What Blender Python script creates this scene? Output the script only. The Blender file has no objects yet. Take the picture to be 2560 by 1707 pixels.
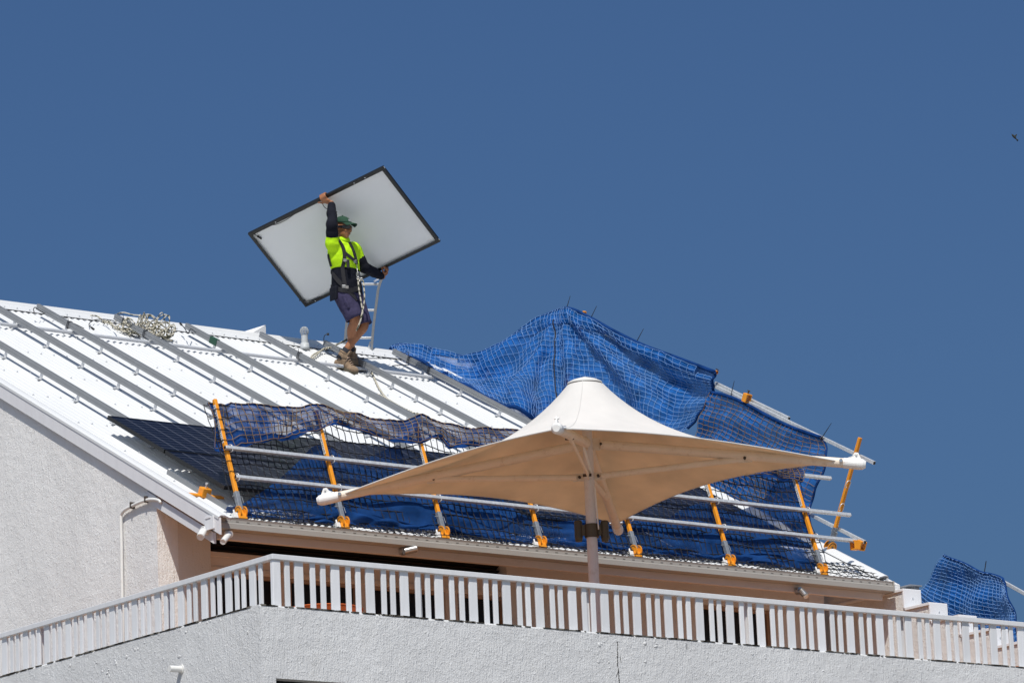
import bpy, bmesh, math, random
from mathutils import Vector as V, Matrix
from mathutils.bvhtree import BVHTree
random.seed(7)
sc = bpy.context.scene
COL = sc.collection

# ------------------------------------------------------------------ camera
FPX = 10790.0                       # focal length in photo pixels (photo 2560 x 1707)
PITCH = math.atan(2491 / 10790.0); ROLL = 0.043; PHI = math.radians(51.93)
hd = V((math.cos(PHI), math.sin(PHI), 0)); rt = V((math.sin(PHI), -math.cos(PHI), 0))
fw = hd * math.cos(PITCH) + V((0, 0, 1)) * math.sin(PITCH)
up = rt.cross(fw)
CR = rt * math.cos(ROLL) - up * math.sin(ROLL); CU = up * math.cos(ROLL) + rt * math.sin(ROLL)
C0 = V((0, 0, 1.6))
cam_d = bpy.data.cameras.new('camera'); cam = bpy.data.objects.new('camera', cam_d); COL.objects.link(cam)
cam_d.sensor_width = 36.0; cam_d.lens = 36.0 * FPX / 2560.0; cam_d.clip_end = 3000; cam_d.clip_start = 0.5
cam.matrix_world = Matrix(((CR.x, CU.x, -fw.x, C0.x), (CR.y, CU.y, -fw.y, C0.y), (CR.z, CU.z, -fw.z, C0.z), (0, 0, 0, 1)))
sc.camera = cam
sc.render.resolution_x = 1024; sc.render.resolution_y = 682

# ------------------------------------------------------------------ sky, sun, exposure
LIGHT = V((0.91, 1.0, -1.9)).normalized()          # the way the sunlight travels
w = bpy.data.worlds.new('World'); sc.world = w; w.use_nodes = True
nt = w.node_tree; nt.nodes.clear()
sky = nt.nodes.new('ShaderNodeTexSky'); sky.sky_type = 'NISHITA'; sky.sun_disc = False
sky.sun_elevation = math.asin(-LIGHT.z); sky.sun_rotation = math.atan2(-LIGHT.x, -LIGHT.y)
sky.altitude = 0; sky.air_density = 1.0; sky.dust_density = 4.0; sky.ozone_density = 6.0
tint = nt.nodes.new('ShaderNodeMix'); tint.data_type = 'RGBA'; tint.blend_type = 'MULTIPLY'
tint.inputs[0].default_value = 1.0; tint.inputs[7].default_value = (0.585, 0.785, 1.0, 1)
bg = nt.nodes.new('ShaderNodeBackground'); bg.inputs[1].default_value = 0.076
wo = nt.nodes.new('ShaderNodeOutputWorld')
nt.links.new(sky.outputs[0], tint.inputs[6]); nt.links.new(tint.outputs[2], bg.inputs[0]); nt.links.new(bg.outputs[0], wo.inputs[0])
sl = bpy.data.lights.new('sun', 'SUN'); sl.energy = 4.3; sl.angle = math.radians(0.5); sl.color = (1.0, 0.955, 0.88)
sun = bpy.data.objects.new('sun', sl); COL.objects.link(sun); sun.rotation_euler = LIGHT.to_track_quat('-Z', 'Y').to_euler()
sun.location = (0, 0, 40)
sc.view_settings.view_transform = 'Standard'; sc.view_settings.look = 'None'; sc.view_settings.exposure = 0.0; sc.view_settings.gamma = 1.0
sc.render.engine = 'CYCLES'

# ------------------------------------------------------------------ pixels to places
def ray(x, y): return fw * FPX + CR * (x - 1280) - CU * (y - 853.5)
def on(x, y, axis, val):
    d = ray(x, y); return C0 + d * ((val - C0[axis]) / d[axis])
def onplane(x, y, n, k):
    d = ray(x, y); return C0 + d * ((k - C0.dot(n)) / d.dot(n))
def atdepth(x, y, dep): return C0 + ray(x, y) * (dep / FPX)
def depth(p): return (p - C0).dot(fw)
def proj(p):
    d = p - C0; z = d.dot(fw); return (1280 + FPX * d.dot(CR) / z, 853.5 - FPX * d.dot(CU) / z)

# ------------------------------------------------------------------ materials
def mat(name, col, rough=0.6, metal=0.0, spec=0.5, var=0.0, vscale=8.0, bump=0.0, bscale=40.0, bdist=0.01, stretch=(1, 1, 1), grime=None, gscale=3.0, gamt=0.5):
    m = bpy.data.materials.new(name); m.use_nodes = True; t = m.node_tree; b = t.nodes['Principled BSDF']
    b.inputs['Base Color'].default_value = (*col, 1); b.inputs['Roughness'].default_value = rough
    b.inputs['Metallic'].default_value = metal; b.inputs['Specular IOR Level'].default_value = spec
    tc = t.nodes.new('ShaderNodeTexCoord'); mp = t.nodes.new('ShaderNodeMapping'); mp.inputs['Scale'].default_value = stretch
    t.links.new(tc.outputs['Object'], mp.inputs[0])
    last = None
    if var > 0:
        n = t.nodes.new('ShaderNodeTexNoise'); n.inputs['Scale'].default_value = vscale; n.inputs['Detail'].default_value = 6; n.inputs['Roughness'].default_value = 0.65
        t.links.new(mp.outputs[0], n.inputs['Vector'])
        r = t.nodes.new('ShaderNodeValToRGB'); r.color_ramp.elements[0].position = 0.3; r.color_ramp.elements[1].position = 0.7
        r.color_ramp.elements[0].color = (*[c * (1 - var) for c in col], 1); r.color_ramp.elements[1].color = (*[min(1, c * (1 + var * 0.5)) for c in col], 1)
        t.links.new(n.outputs[0], r.inputs[0]); last = r.outputs[0]
    if grime is not None:
        n = t.nodes.new('ShaderNodeTexNoise'); n.inputs['Scale'].default_value = gscale; n.inputs['Detail'].default_value = 8; n.inputs['Roughness'].default_value = 0.75
        t.links.new(mp.outputs[0], n.inputs['Vector'])
        r = t.nodes.new('ShaderNodeValToRGB'); r.color_ramp.elements[0].position = 0.56; r.color_ramp.elements[1].position = 0.72
        r.color_ramp.elements[0].color = (0, 0, 0, 1); r.color_ramp.elements[1].color = (gamt, gamt, gamt, 1)
        t.links.new(n.outputs[0], r.inputs[0])
        x = t.nodes.new('ShaderNodeMix'); x.data_type = 'RGBA'; x.inputs[6].default_value = (*col, 1); x.inputs[7].default_value = (*grime, 1)
        t.links.new(r.outputs[0], x.inputs[0])
        if last is not None: t.links.new(last, x.inputs[6])
        last = x.outputs[2]
    if last is not None: t.links.new(last, b.inputs['Base Color'])
    if bump > 0:
        n = t.nodes.new('ShaderNodeTexNoise'); n.inputs['Scale'].default_value = bscale; n.inputs['Detail'].default_value = 4
        t.links.new(mp.outputs[0], n.inputs['Vector'])
        bp = t.nodes.new('ShaderNodeBump'); bp.inputs['Strength'].default_value = bump; bp.inputs['Distance'].default_value = bdist
        t.links.new(n.outputs[0], bp.inputs['Height']); t.links.new(bp.outputs[0], b.inputs['Normal'])
    return m

def stucco(name, col, strength=0.8, dirt=(0.42, 0.39, 0.35)):
    m = mat(name, col, rough=0.85, spec=0.2, var=0.10, vscale=1.6, grime=dirt, gscale=3.2, gamt=0.34, stretch=(1, 1, 0.35))
    t = m.node_tree; b = t.nodes['Principled BSDF']; tc = [n for n in t.nodes if n.type == 'TEX_COORD'][0]
    def noise(scale, det, st):
        mp = t.nodes.new('ShaderNodeMapping'); mp.inputs['Scale'].default_value = st; t.links.new(tc.outputs['Object'], mp.inputs[0])
        n = t.nodes.new('ShaderNodeTexNoise'); n.inputs['Scale'].default_value = scale; n.inputs['Detail'].default_value = det; n.inputs['Roughness'].default_value = 0.6
        t.links.new(mp.outputs[0], n.inputs['Vector']); return n.outputs[0]
    def math_(op, a, bb):
        k = t.nodes.new('ShaderNodeMath'); k.operation = op
        for i, s in enumerate((a, bb)):
            if isinstance(s, float): k.inputs[i].default_value = s
            else: t.links.new(s, k.inputs[i])
        return k.outputs[0]
    fine = noise(95, 4, (1, 1, 0.7)); drip = noise(70, 2, (1, 1, 0.12)); big = noise(6, 4, (1, 1, 1)); blob = noise(34, 3, (1, 1, 0.6))
    bl = math_('POWER', math_('MAXIMUM', math_('SUBTRACT', blob, 0.55), 0.0), 0.7)
    h = math_('ADD', math_('MULTIPLY', fine, 0.85), math_('MULTIPLY', drip, 0.7))
    h = math_('ADD', h, math_('MULTIPLY', bl, 1.3)); h = math_('ADD', h, math_('MULTIPLY', big, 1.6))
    bp = t.nodes.new('ShaderNodeBump'); bp.inputs['Strength'].default_value = strength; bp.inputs['Distance'].default_value = 0.0085
    t.links.new(h, bp.inputs['Height']); t.links.new(bp.outputs[0], b.inputs['Normal'])
    return m

def cloth_mat(name, col, transp=0.3, transl=0.4, var=0.25, vscale=6, weave=True):
    m = bpy.data.materials.new(name); m.use_nodes = True; t = m.node_tree; t.nodes.clear()
    o = t.nodes.new('ShaderNodeOutputMaterial'); tc = t.nodes.new('ShaderNodeTexCoord')
    n = t.nodes.new('ShaderNodeTexNoise'); n.inputs['Scale'].default_value = vscale; n.inputs['Detail'].default_value = 5; t.links.new(tc.outputs['Object'], n.inputs['Vector'])
    r = t.nodes.new('ShaderNodeValToRGB'); r.color_ramp.elements[0].position = 0.3; r.color_ramp.elements[1].position = 0.7
    r.color_ramp.elements[0].color = (*[c * (1 - var) for c in col], 1); r.color_ramp.elements[1].color = (*[min(1, c * (1 + var)) for c in col], 1)
    t.links.new(n.outputs[0], r.inputs[0])
    d = t.nodes.new('ShaderNodeBsdfDiffuse'); tl = t.nodes.new('ShaderNodeBsdfTranslucent')
    t.links.new(r.outputs[0], d.inputs[0]); t.links.new(r.outputs[0], tl.inputs[0])
    n3 = t.nodes.new('ShaderNodeTexNoise'); n3.inputs['Scale'].default_value = 26; n3.inputs['Detail'].default_value = 3; t.links.new(tc.outputs['Object'], n3.inputs['Vector'])
    bp = t.nodes.new('ShaderNodeBump'); bp.inputs['Strength'].default_value = 0.5; bp.inputs['Distance'].default_value = 0.02
    t.links.new(n3.outputs[0], bp.inputs['Height']); t.links.new(bp.outputs[0], d.inputs['Normal'])
    mx = t.nodes.new('ShaderNodeMixShader'); mx.inputs[0].default_value = transl; t.links.new(d.outputs[0], mx.inputs[1]); t.links.new(tl.outputs[0], mx.inputs[2])
    tr = t.nodes.new('ShaderNodeBsdfTransparent')
    m2 = t.nodes.new('ShaderNodeMixShader'); m2.inputs[0].default_value = transp
    if weave:
        n2 = t.nodes.new('ShaderNodeTexNoise'); n2.inputs['Scale'].default_value = 2.5; n2.inputs['Detail'].default_value = 4; t.links.new(tc.outputs['Object'], n2.inputs['Vector'])
        mr = t.nodes.new('ShaderNodeMapRange'); mr.inputs['From Min'].default_value = 0.35; mr.inputs['From Max'].default_value = 0.65
        mr.inputs['To Min'].default_value = max(0, transp - 0.18); mr.inputs['To Max'].default_value = transp + 0.18
        t.links.new(n2.outputs[0], mr.inputs[0]); t.links.new(mr.outputs[0], m2.inputs[0])
    t.links.new(mx.outputs[0], m2.inputs[1]); t.links.new(tr.outputs[0], m2.inputs[2]); t.links.new(m2.outputs[0], o.inputs[0])
    return m

M = {}
M['roof'] = mat('white_roof_sheet', (0.62, 0.625, 0.625), rough=0.55, spec=0.25, var=0.05, vscale=2, stretch=(1, 0.3, 0.3), grime=(0.6, 0.58, 0.54), gscale=5, gamt=0.12)
M['trim'] = mat('white_trim_paint', (0.74, 0.74, 0.75), rough=0.5, spec=0.3, var=0.05, vscale=3, grime=(0.5, 0.47, 0.43), gscale=6, gamt=0.18, stretch=(1, 1, .3))
M['barge'] = mat('barge_paint', (0.69, 0.68, 0.69), rough=0.45, spec=0.35, var=0.05, vscale=4, stretch=(1, 3, .4), grime=(0.5, 0.5, 0.53), gscale=9, gamt=0.2)
M['gutter'] = mat('gutter_paint', (0.35, 0.33, 0.30), rough=0.5, spec=0.35, var=0.06, vscale=3, grime=(0.4, 0.36, 0.31), gscale=7, gamt=0.3, stretch=(.6, 1, 1))
M['gablewall'] = stucco('gable_stucco', (0.77, 0.755, 0.735), 0.9)
M['parapet'] = stucco('parapet_stucco', (0.655, 0.655, 0.65), 1.0, dirt=(0.46, 0.45, 0.42))
M['facade'] = stucco('facade_stucco', (0.64, 0.60, 0.56), 0.6)
M['stepwall'] = stucco('stepped_wall_stucco', (0.70, 0.685, 0.66), 0.9)
M['beam'] = mat('beam_paint', (0.60, 0.51, 0.44), rough=0.6, var=0.08, vscale=4, grime=(0.3, 0.22, 0.16), gscale=6, gamt=0.3, stretch=(.4, 1, 1.5))
M['railpaint'] = mat('railing_paint', (0.72, 0.725, 0.735), rough=0.5, spec=0.3, var=0.07, vscale=9, stretch=(2, 2, .25), grime=(0.5, 0.48, 0.46), gscale=8, gamt=0.25)
def vary(m, amt):
    t = m.node_tree; b = t.nodes['Principled BSDF']; oi = t.nodes.new('ShaderNodeObjectInfo'); mr = t.nodes.new('ShaderNodeMapRange'); mr.inputs['To Min'].default_value = 1 - amt; mr.inputs['To Max'].default_value = 1.0
    t.links.new(oi.outputs['Random'], mr.inputs[0]); src = b.inputs['Base Color'].links[0].from_socket; x = t.nodes.new('ShaderNodeVectorMath'); x.operation = 'SCALE'
    t.links.new(src, x.inputs[0]); t.links.new(mr.outputs[0], x.inputs['Scale']); t.links.new(x.outputs[0], b.inputs['Base Color'])
vary(M['railpaint'], 0.13)
M['floor'] = mat('terracotta_tile', (0.50, 0.225, 0.085), rough=0.7, var=0.2, vscale=3)
M['glass'] = mat('dark_window_glass', (0.006, 0.006, 0.007), rough=0.35, spec=0.25)
M['frame'] = mat('brown_window_frame', (0.33, 0.22, 0.15), rough=0.5, var=0.1)
M['dark'] = mat('dark_louvre', (0.02, 0.018, 0.016), rough=0.6)
M['sleeve'] = mat('worn_galvanised_sleeve', (0.30, 0.32, 0.34), rough=0.45, metal=0.4, var=0.3, vscale=30)
M['alu'] = mat('aluminium', (0.27, 0.28, 0.29), rough=0.45, metal=0.35, var=0.1, vscale=6, bump=0.15, bscale=90, bdist=0.002)
M['slot'] = mat('gutter_slot_shade', (0.13, 0.12, 0.11), rough=0.8)
M['alubright'] = mat('bright_aluminium', (0.72, 0.73, 0.74), rough=0.4, metal=0.6, var=0.12, vscale=10)
M['galv'] = mat('galvanised_steel', (0.62, 0.64, 0.65), rough=0.42, metal=0.35, var=0.25, vscale=35)
M['conduit'] = mat('grey_conduit', (0.48, 0.49, 0.51), rough=0.5, var=0.08)
M['orange'] = mat('orange_paint', (0.80, 0.30, 0.015), rough=0.42, spec=0.5, var=0.14, vscale=14, grime=(0.38, 0.16, 0.03), gscale=18, gamt=0.5)
M['black'] = mat('black_plastic', (0.012, 0.012, 0.012), rough=0.45)
M['panelframe'] = mat('black_anodised_frame', (0.009, 0.009, 0.008), rough=0.45, spec=0.5)
M['backsheet'] = mat('white_backsheet', (0.86, 0.875, 0.88), rough=0.45, spec=0.35, var=0.03, vscale=2)
M['rope'] = None
M['ventgrey'] = mat('grey_vent_plastic', (0.47, 0.49, 0.50), rough=0.5, var=0.08)
M['pvc'] = mat('white_pvc', (0.72, 0.71, 0.68), rough=0.4, var=0.05, grime=(0.5, 0.42, 0.32), gscale=9, gamt=0.3)
M['mast'] = mat('parasol_mast_paint', (0.70, 0.66, 0.65), rough=0.4, spec=0.4, var=0.05, vscale=6, grime=(0.4, 0.27, 0.17), gscale=10, gamt=0.35)
M['arm'] = mat('cream_powder_coat', (0.76, 0.66, 0.54), rough=0.45, spec=0.35, var=0.08, vscale=5, grime=(0.40, 0.24, 0.12), gscale=11, gamt=0.45)
M['tipcap'] = mat('white_tip_casting', (0.78, 0.77, 0.74), rough=0.4, spec=0.4, grime=(0.45, 0.22, 0.07), gscale=14, gamt=0.55)
M['bronze'] = mat('bronze_collar', (0.10, 0.075, 0.045), rough=0.4, metal=0.5, var=0.2)
M['rust'] = mat('rusty_bolt', (0.06, 0.045, 0.035), rough=0.7, var=0.4, vscale=40)
M['steel'] = mat('stainless_steel', (0.55, 0.54, 0.52), rough=0.3, metal=0.9)
M['skin'] = mat('tanned_skin', (0.34, 0.14, 0.062), rough=0.5, spec=0.4, var=0.15, vscale=14, bump=0.1, bscale=60, bdist=0.004)
M['hivis'] = mat('yellow_hivis_cloth', (0.52, 0.86, 0.015), rough=0.75, spec=0.15, var=0.1, vscale=9, bump=0.5, bscale=16, bdist=0.03)
M['navy'] = mat('navy_cloth', (0.010, 0.011, 0.018), rough=0.85, spec=0.15, var=0.3, bump=0.5, bscale=16, bdist=0.03)
M['shorts'] = mat('navy_shorts_cloth', (0.050, 0.044, 0.092), rough=0.85, spec=0.15, var=0.25, vscale=10, bump=0.6, bscale=13, bdist=0.03)
M['cap'] = mat('green_cap_cloth', (0.020, 0.058, 0.036), rough=0.8, spec=0.2, var=0.15)
M['strap'] = mat('charcoal_webbing', (0.016, 0.015, 0.018), rough=0.75, var=0.2)
M['lens'] = mat('dark_sunglass_lens', (0.012, 0.013, 0.016), rough=0.08, spec=0.9)
M['boot'] = mat('tan_suede', (0.27, 0.19, 0.125), rough=0.85, spec=0.15, var=0.3, vscale=25, bump=0.4, bscale=50, bdist=0.006)
M['sole'] = mat('olive_rubber_sole', (0.10, 0.085, 0.055), rough=0.8, var=0.3, vscale=20)
M['sock'] = mat('dark_sock', (0.02, 0.022, 0.03), rough=0.95)
M['lace'] = mat('pale_lace', (0.42, 0.30, 0.22), rough=0.8)
M['tie'] = mat('black_nylon_tie', (0.015, 0.015, 0.02), rough=0.5)
M['hair'] = mat('grey_brown_hair', (0.09, 0.06, 0.04), rough=0.8)
M['lip'] = mat('lip_skin', (0.26, 0.09, 0.05), rough=0.5)
M['ground'] = mat('ground_paving', (0.30, 0.28, 0.25), rough=0.9, var=0.2, vscale=0.5)
M['bluecloth'] = cloth_mat('blue_shade_cloth', (0.020, 0.128, 0.41), transp=0.13, transl=0.32, var=0.4)
M['bluecloth2'] = cloth_mat('blue_shade_cloth_thin', (0.013, 0.066, 0.25), transp=0.20, transl=0.4, var=0.35, vscale=9)
M['bluetarp'] = cloth_mat('blue_tarp', (0.019, 0.078, 0.26), transp=0.22, transl=0.45, var=0.3)
M['bluehem'] = cloth_mat('blue_hem', (0.014, 0.058, 0.215), transp=0.0, transl=0.35, var=0.3, weave=False)
M['strandlight'] = mat('pale_blue_twine', (0.15, 0.29, 0.56), rough=0.8, var=0.2, vscale=12)
M['strandbrown'] = mat('brown_twine', (0.20, 0.125, 0.062), rough=0.85, var=0.45, vscale=9)
M['strandblack'] = mat('black_twine', (0.006, 0.006, 0.009), rough=0.8, var=0.2)
M['tabletop'] = mat('orange_table_laminate', (0.72, 0.16, 0.04), rough=0.4)
M['bird'] = mat('dark_feathers', (0.02, 0.022, 0.016), rough=0.8, var=0.3)
M['terracotta'] = mat('terracotta_pot', (0.50, 0.22, 0.12), rough=0.8, var=0.15)
M['teal'] = mat('green_tape', (0.015, 0.07, 0.042), rough=0.6)

def rope_mat():
    m = mat('flecked_rope', (0.60, 0.55, 0.43), rough=0.9); t = m.node_tree; b = t.nodes['Principled BSDF']
    tc = t.nodes.new('ShaderNodeTexCoord'); wv = t.nodes.new('ShaderNodeTexWave'); wv.bands_direction = 'DIAGONAL'; wv.inputs['Scale'].default_value = 14; wv.inputs['Distortion'].default_value = 2.5
    t.links.new(tc.outputs['Object'], wv.inputs['Vector'])
    r = t.nodes.new('ShaderNodeValToRGB'); r.color_ramp.elements[0].position = 0.22; r.color_ramp.elements[1].position = 0.36
    r.color_ramp.elements[0].color = (0.07, 0.075, 0.05, 1); r.color_ramp.elements[1].color = (0.62, 0.57, 0.46, 1)
    t.links.new(wv.outputs[1], r.inputs[0]); t.links.new(r.outputs[0], b.inputs['Base Color']); return m
M['rope'] = rope_mat()

def cell_mat():
    m = mat('solar_cells', (0.010, 0.013, 0.032), rough=0.3, spec=0.08); t = m.node_tree; b = t.nodes['Principled BSDF']
    tc = t.nodes.new('ShaderNodeTexCoord'); sp = t.nodes.new('ShaderNodeSeparateXYZ'); t.links.new(tc.outputs['Object'], sp.inputs[0])
    def line(sock, pitch, wid):
        a = t.nodes.new('ShaderNodeMath'); a.operation = 'DIVIDE'; t.links.new(sock, a.inputs[0]); a.inputs[1].default_value = pitch
        f = t.nodes.new('ShaderNodeMath'); f.operation = 'FRACT'; t.links.new(a.outputs[0], f.inputs[0])
        s = t.nodes.new('ShaderNodeMath'); s.operation = 'LESS_THAN'; t.links.new(f.outputs[0], s.inputs[0]); s.inputs[1].default_value = wid / pitch
        return s.outputs[0]
    l1 = line(sp.outputs[0], 0.172, 0.006); l2 = line(sp.outputs[1], 0.0875, 0.005)
    mx = t.nodes.new('ShaderNodeMath'); mx.operation = 'MAXIMUM'; t.links.new(l1, mx.inputs[0]); t.links.new(l2, mx.inputs[1])
    x = t.nodes.new('ShaderNodeMix'); x.data_type = 'RGBA'; x.inputs[6].default_value = (0.004, 0.005, 0.012, 1); x.inputs[7].default_value = (0.15, 0.16, 0.19, 1)
    t.links.new(mx.outputs[0], x.inputs[0]); t.links.new(x.outputs[2], b.inputs['Base Color']); return m
M['cells'] = cell_mat()

M['label'] = mat('white_label_vinyl', (0.72, 0.72, 0.70), rough=0.5, var=0.15, vscale=30, grime=(0.25, 0.2, 0.14), gscale=40, gamt=0.5)

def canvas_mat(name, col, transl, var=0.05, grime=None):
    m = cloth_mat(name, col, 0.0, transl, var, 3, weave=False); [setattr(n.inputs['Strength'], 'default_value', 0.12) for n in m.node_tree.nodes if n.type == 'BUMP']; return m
M['canvas'] = canvas_mat('white_canvas', (0.79, 0.775, 0.74), 0.25)
M['canvas_shade'] = canvas_mat('canvas_underside_shade', (0.80, 0.62, 0.42), 0.52, 0.10)  # warm shade of the white canvas underside, painted in as tan

# ------------------------------------------------------------------ mesh builder
class MB:
    def __init__(s): s.v = []; s.f = []
    def add(s, vs, fs):
        o = len(s.v); s.v += [tuple(p) for p in vs]; s.f += [tuple(i + o for i in f) for f in fs]; return s
    def box(s, a, b):
        (x0, y0, z0), (x1, y1, z1) = a, b
        return s.add([(x0, y0, z0), (x1, y0, z0), (x1, y1, z0), (x0, y1, z0), (x0, y0, z1), (x1, y0, z1), (x1, y1, z1), (x0, y1, z1)],
                     [(0, 3, 2, 1), (4, 5, 6, 7), (0, 1, 5, 4), (1, 2, 6, 5), (2, 3, 7, 6), (3, 0, 4, 7)])
    def obox(s, c, ax, ay, az):           # centre and three half-axes
        c = V(c); P = [c + ax * i + ay * j + az * k for k in (-1, 1) for i, j in ((-1, -1), (1, -1), (1, 1), (-1, 1))]
        return s.add(P, [(0, 3, 2, 1), (4, 5, 6, 7), (0, 1, 5, 4), (1, 2, 6, 5), (2, 3, 7, 6), (3, 0, 4, 7)])
    def bar(s, a, b, wx, wy, side=None):  # rectangular bar a-b; side = direction of the wx width
        a = V(a); b = V(b); d = (b - a).normalized(); side = V(side) if side is not None else (V((0, 0, 1)) if abs(d.z) < .9 else V((1, 0, 0)))
        u = (side - d * side.dot(d)).normalized(); v = d.cross(u)
        return s.obox((a + b) / 2, u * wx / 2, v * wy / 2, (b - a) / 2)
    def tube(s, pts, r, n=8, cap=True, rad=None, closed=False):
        pts = [V(p) for p in pts]; m = len(pts); rs = rad if rad else [r] * m
        vs = []; u = None
        for i, p in enumerate(pts):
            d = (pts[min(i + 1, m - 1)] - pts[max(i - 1, 0)])
            if d.length < 1e-9: d = V((0, 0, 1))
            d.normalize()
            if u is None: u = d.orthogonal().normalized()
            else:
                u = u - d * u.dot(d); u = u.normalized() if u.length > 1e-6 else d.orthogonal().normalized()
            v = d.cross(u)
            for k in range(n):
                a = 2 * math.pi * (k + .5) / n; vs.append(p + (u * math.cos(a) + v * math.sin(a)) * rs[i])
        fs = [(i * n + k, i * n + (k + 1) % n, (i + 1) * n + (k + 1) % n, (i + 1) * n + k) for i in range(m - 1) for k in range(n)]
        if cap: fs += [tuple(range(n))[::-1], tuple((m - 1) * n + k for k in range(n))]
        return s.add(vs, fs)
    def loft(s, rings, cap=True):
        n = len(rings[0]); m = len(rings); vs = [p for r in rings for p in r]
        fs = [(i * n + k, i * n + (k + 1) % n, (i + 1) * n + (k + 1) % n, (i + 1) * n + k) for i in range(m - 1) for k in range(n)]
        if cap: fs += [tuple(range(n))[::-1], tuple((m - 1) * n + k for k in range(n))]
        return s.add(vs, fs)
    def ell(s, c, ax, ay, az, nu=16, nv=10):
        c = V(c); vs = []; fs = []
        for j in range(nv + 1):
            t = math.pi * j / nv
            for i in range(nu):
                a = 2 * math.pi * i / nu; vs.append(c + (ax * math.cos(a) + ay * math.sin(a)) * max(math.sin(t), .002) + az * math.cos(t))
        for j in range(nv):
            for i in range(nu): fs.append((j * nu + i, (j + 1) * nu + i, (j + 1) * nu + (i + 1) % nu, j * nu + (i + 1) % nu))
        return s.add(vs, fs)
    def disc(s, c, axis, r, h, n=24):
        a = V(axis).normalized(); return s.tube([V(c) - a * h / 2, V(c) + a * h / 2], r, n)
    def grid(s, G):
        nu = len(G); nv = len(G[0]); return s.add([p for r in G for p in r], [(i * nv + j, (i + 1) * nv + j, (i + 1) * nv + j + 1, i * nv + j + 1) for i in range(nu - 1) for j in range(nv - 1)])
    def mesh(s, name, base=V((0, 0, 0)), smooth=False):
        me = bpy.data.meshes.new(name); me.from_pydata([(p[0] - base[0], p[1] - base[1], p[2] - base[2]) for p in s.v], [], s.f)
        bm = bmesh.new(); bm.from_mesh(me); bmesh.ops.recalc_face_normals(bm, faces=bm.faces); bm.to_mesh(me); bm.free()
        if smooth:
            for p in me.polygons: p.use_smooth = True
        me.update(); return me

BASE = {}
def thing(name, label, cat, base, group=None, kind=None):
    o = bpy.data.objects.new(name, None); o.empty_display_size = 0.1; COL.objects.link(o); o.location = base; BASE[o.name] = V(base)
    if label: o['label'] = label; o['category'] = cat
    if group: o['group'] = group
    if kind: o['kind'] = kind
    return o
def root_base(o):
    while o.parent: o = o.parent
    return BASE[o.name]
def part(name, mb, m, parent, smooth=False, bevel=0.0, kind=None, label=None, autosmooth=None):
    me = mb.mesh(name, root_base(parent), smooth); me.materials.append(M[m] if isinstance(m, str) else m)
    o = bpy.data.objects.new(name, me); COL.objects.link(o); o.parent = parent
    finish(o, bevel, autosmooth)
    if kind: o['kind'] = kind
    if label: o['label'] = label
    return o
def finish(o, bevel, autosmooth):
    if bevel > 0:
        b = o.modifiers.new('bevel', 'BEVEL'); b.width = bevel; b.segments = 2; b.limit_method = 'ANGLE'; b.angle_limit = math.radians(40)
    if autosmooth:
        for p in o.data.polygons: p.use_smooth = p.use_smooth
def solo(name, mb, m, base, label, cat, group=None, smooth=False, bevel=0.0, kind=None):
    me = mb.mesh(name, V(base), smooth); me.materials.append(M[m] if isinstance(m, str) else m)
    o = bpy.data.objects.new(name, me); COL.objects.link(o); o.location = base; BASE[o.name] = V(base)
    if label: o['label'] = label; o['category'] = cat
    if group: o['group'] = group
    if kind: o['kind'] = kind
    finish(o, bevel, None); return o
def inst(name, me, m, parent, loc, rot=None, bevel=0.0):     # shared mesh as a part
    if not me.materials: me.materials.append(M[m])
    o = bpy.data.objects.new(name, me); COL.objects.link(o); o.parent = parent; o.location = V(loc) - root_base(parent)
    if rot is not None: o.rotation_euler = rot
    finish(o, bevel, None); return o
def cr(p0, p1, p2, p3, t):
    return 0.5 * ((2 * p1) + (p2 - p0) * t + (2 * p0 - 5 * p1 + 4 * p2 - p3) * t * t + (3 * p1 - p0 - 3 * p2 + p3) * t ** 3)
def spline(pts, n):
    pts = [V(p) for p in pts]; m = len(pts); out = []
    for k in range(n + 1):
        s = k / n * (m - 1); i = min(int(s), m - 2); t = s - i
        p = lambda q: pts[min(max(q, 0), m - 1)]
        a0 = p(i - 1) if i > 0 else p(0) * 2 - p(1); a3 = p(i + 2) if i + 2 < m else p(m - 1) * 2 - p(m - 2)
        out.append(cr(a0, p(i), p(i + 1), a3, t))
    return out
def lerp(a, b, t): return a + (b - a) * t
def interp(x, tab):
    if x <= tab[0][0]: return tab[0][1]
    for (a, b), (c, d) in zip(tab, tab[1:]):
        if x <= c: return b + (d - b) * (x - a) / (c - a)
    return tab[-1][1]

# ------------------------------------------------------------------ key places of the building
D0 = 33.4
c0 = atdepth(680, 1383, 1.0); c0 = C0 + ray(680, 1383) / FPX * D0     # top of the railing's corner
T = 4.75; ov = 0.98
yw = c0.y + T; yg = yw - ov                                           # front wall, gutter lip
xw = on(391, 1265, 1, yw).x                                           # gable wall plane (faces -x)
gl = on(553, 1289, 1, yg); gr = on(2232, 1455, 1, yg); zg = (gl.z + gr.z) / 2
xl = xw - 0.045                                                       # outer face of the left barge
AL = math.radians(28.0); RN = V((0, -math.sin(AL), math.cos(AL))); RS = V((0, math.cos(AL), math.sin(AL)))
RO = V((0, yg + 0.02, zg - 0.006)); RK = RO.dot(RN)
def RP(x, y, h=0.0): return onplane(x, y, RN, RK + h)
def roofpt(x, v, h=0.0): return V((x, RO.y, RO.z)) + RS * v + RN * h
def vof(p): return (p - RO).dot(RS)
vr = vof(RP(600, 838)); xr = RP(2215, 1450).x
zfl = c0.z - 1.10                                                     # terrace floor
print('corner', c0, 'xw', xw, 'gutter', gl, gr, 'ridge v', vr, 'xr', xr, 'xl', xl)

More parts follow.
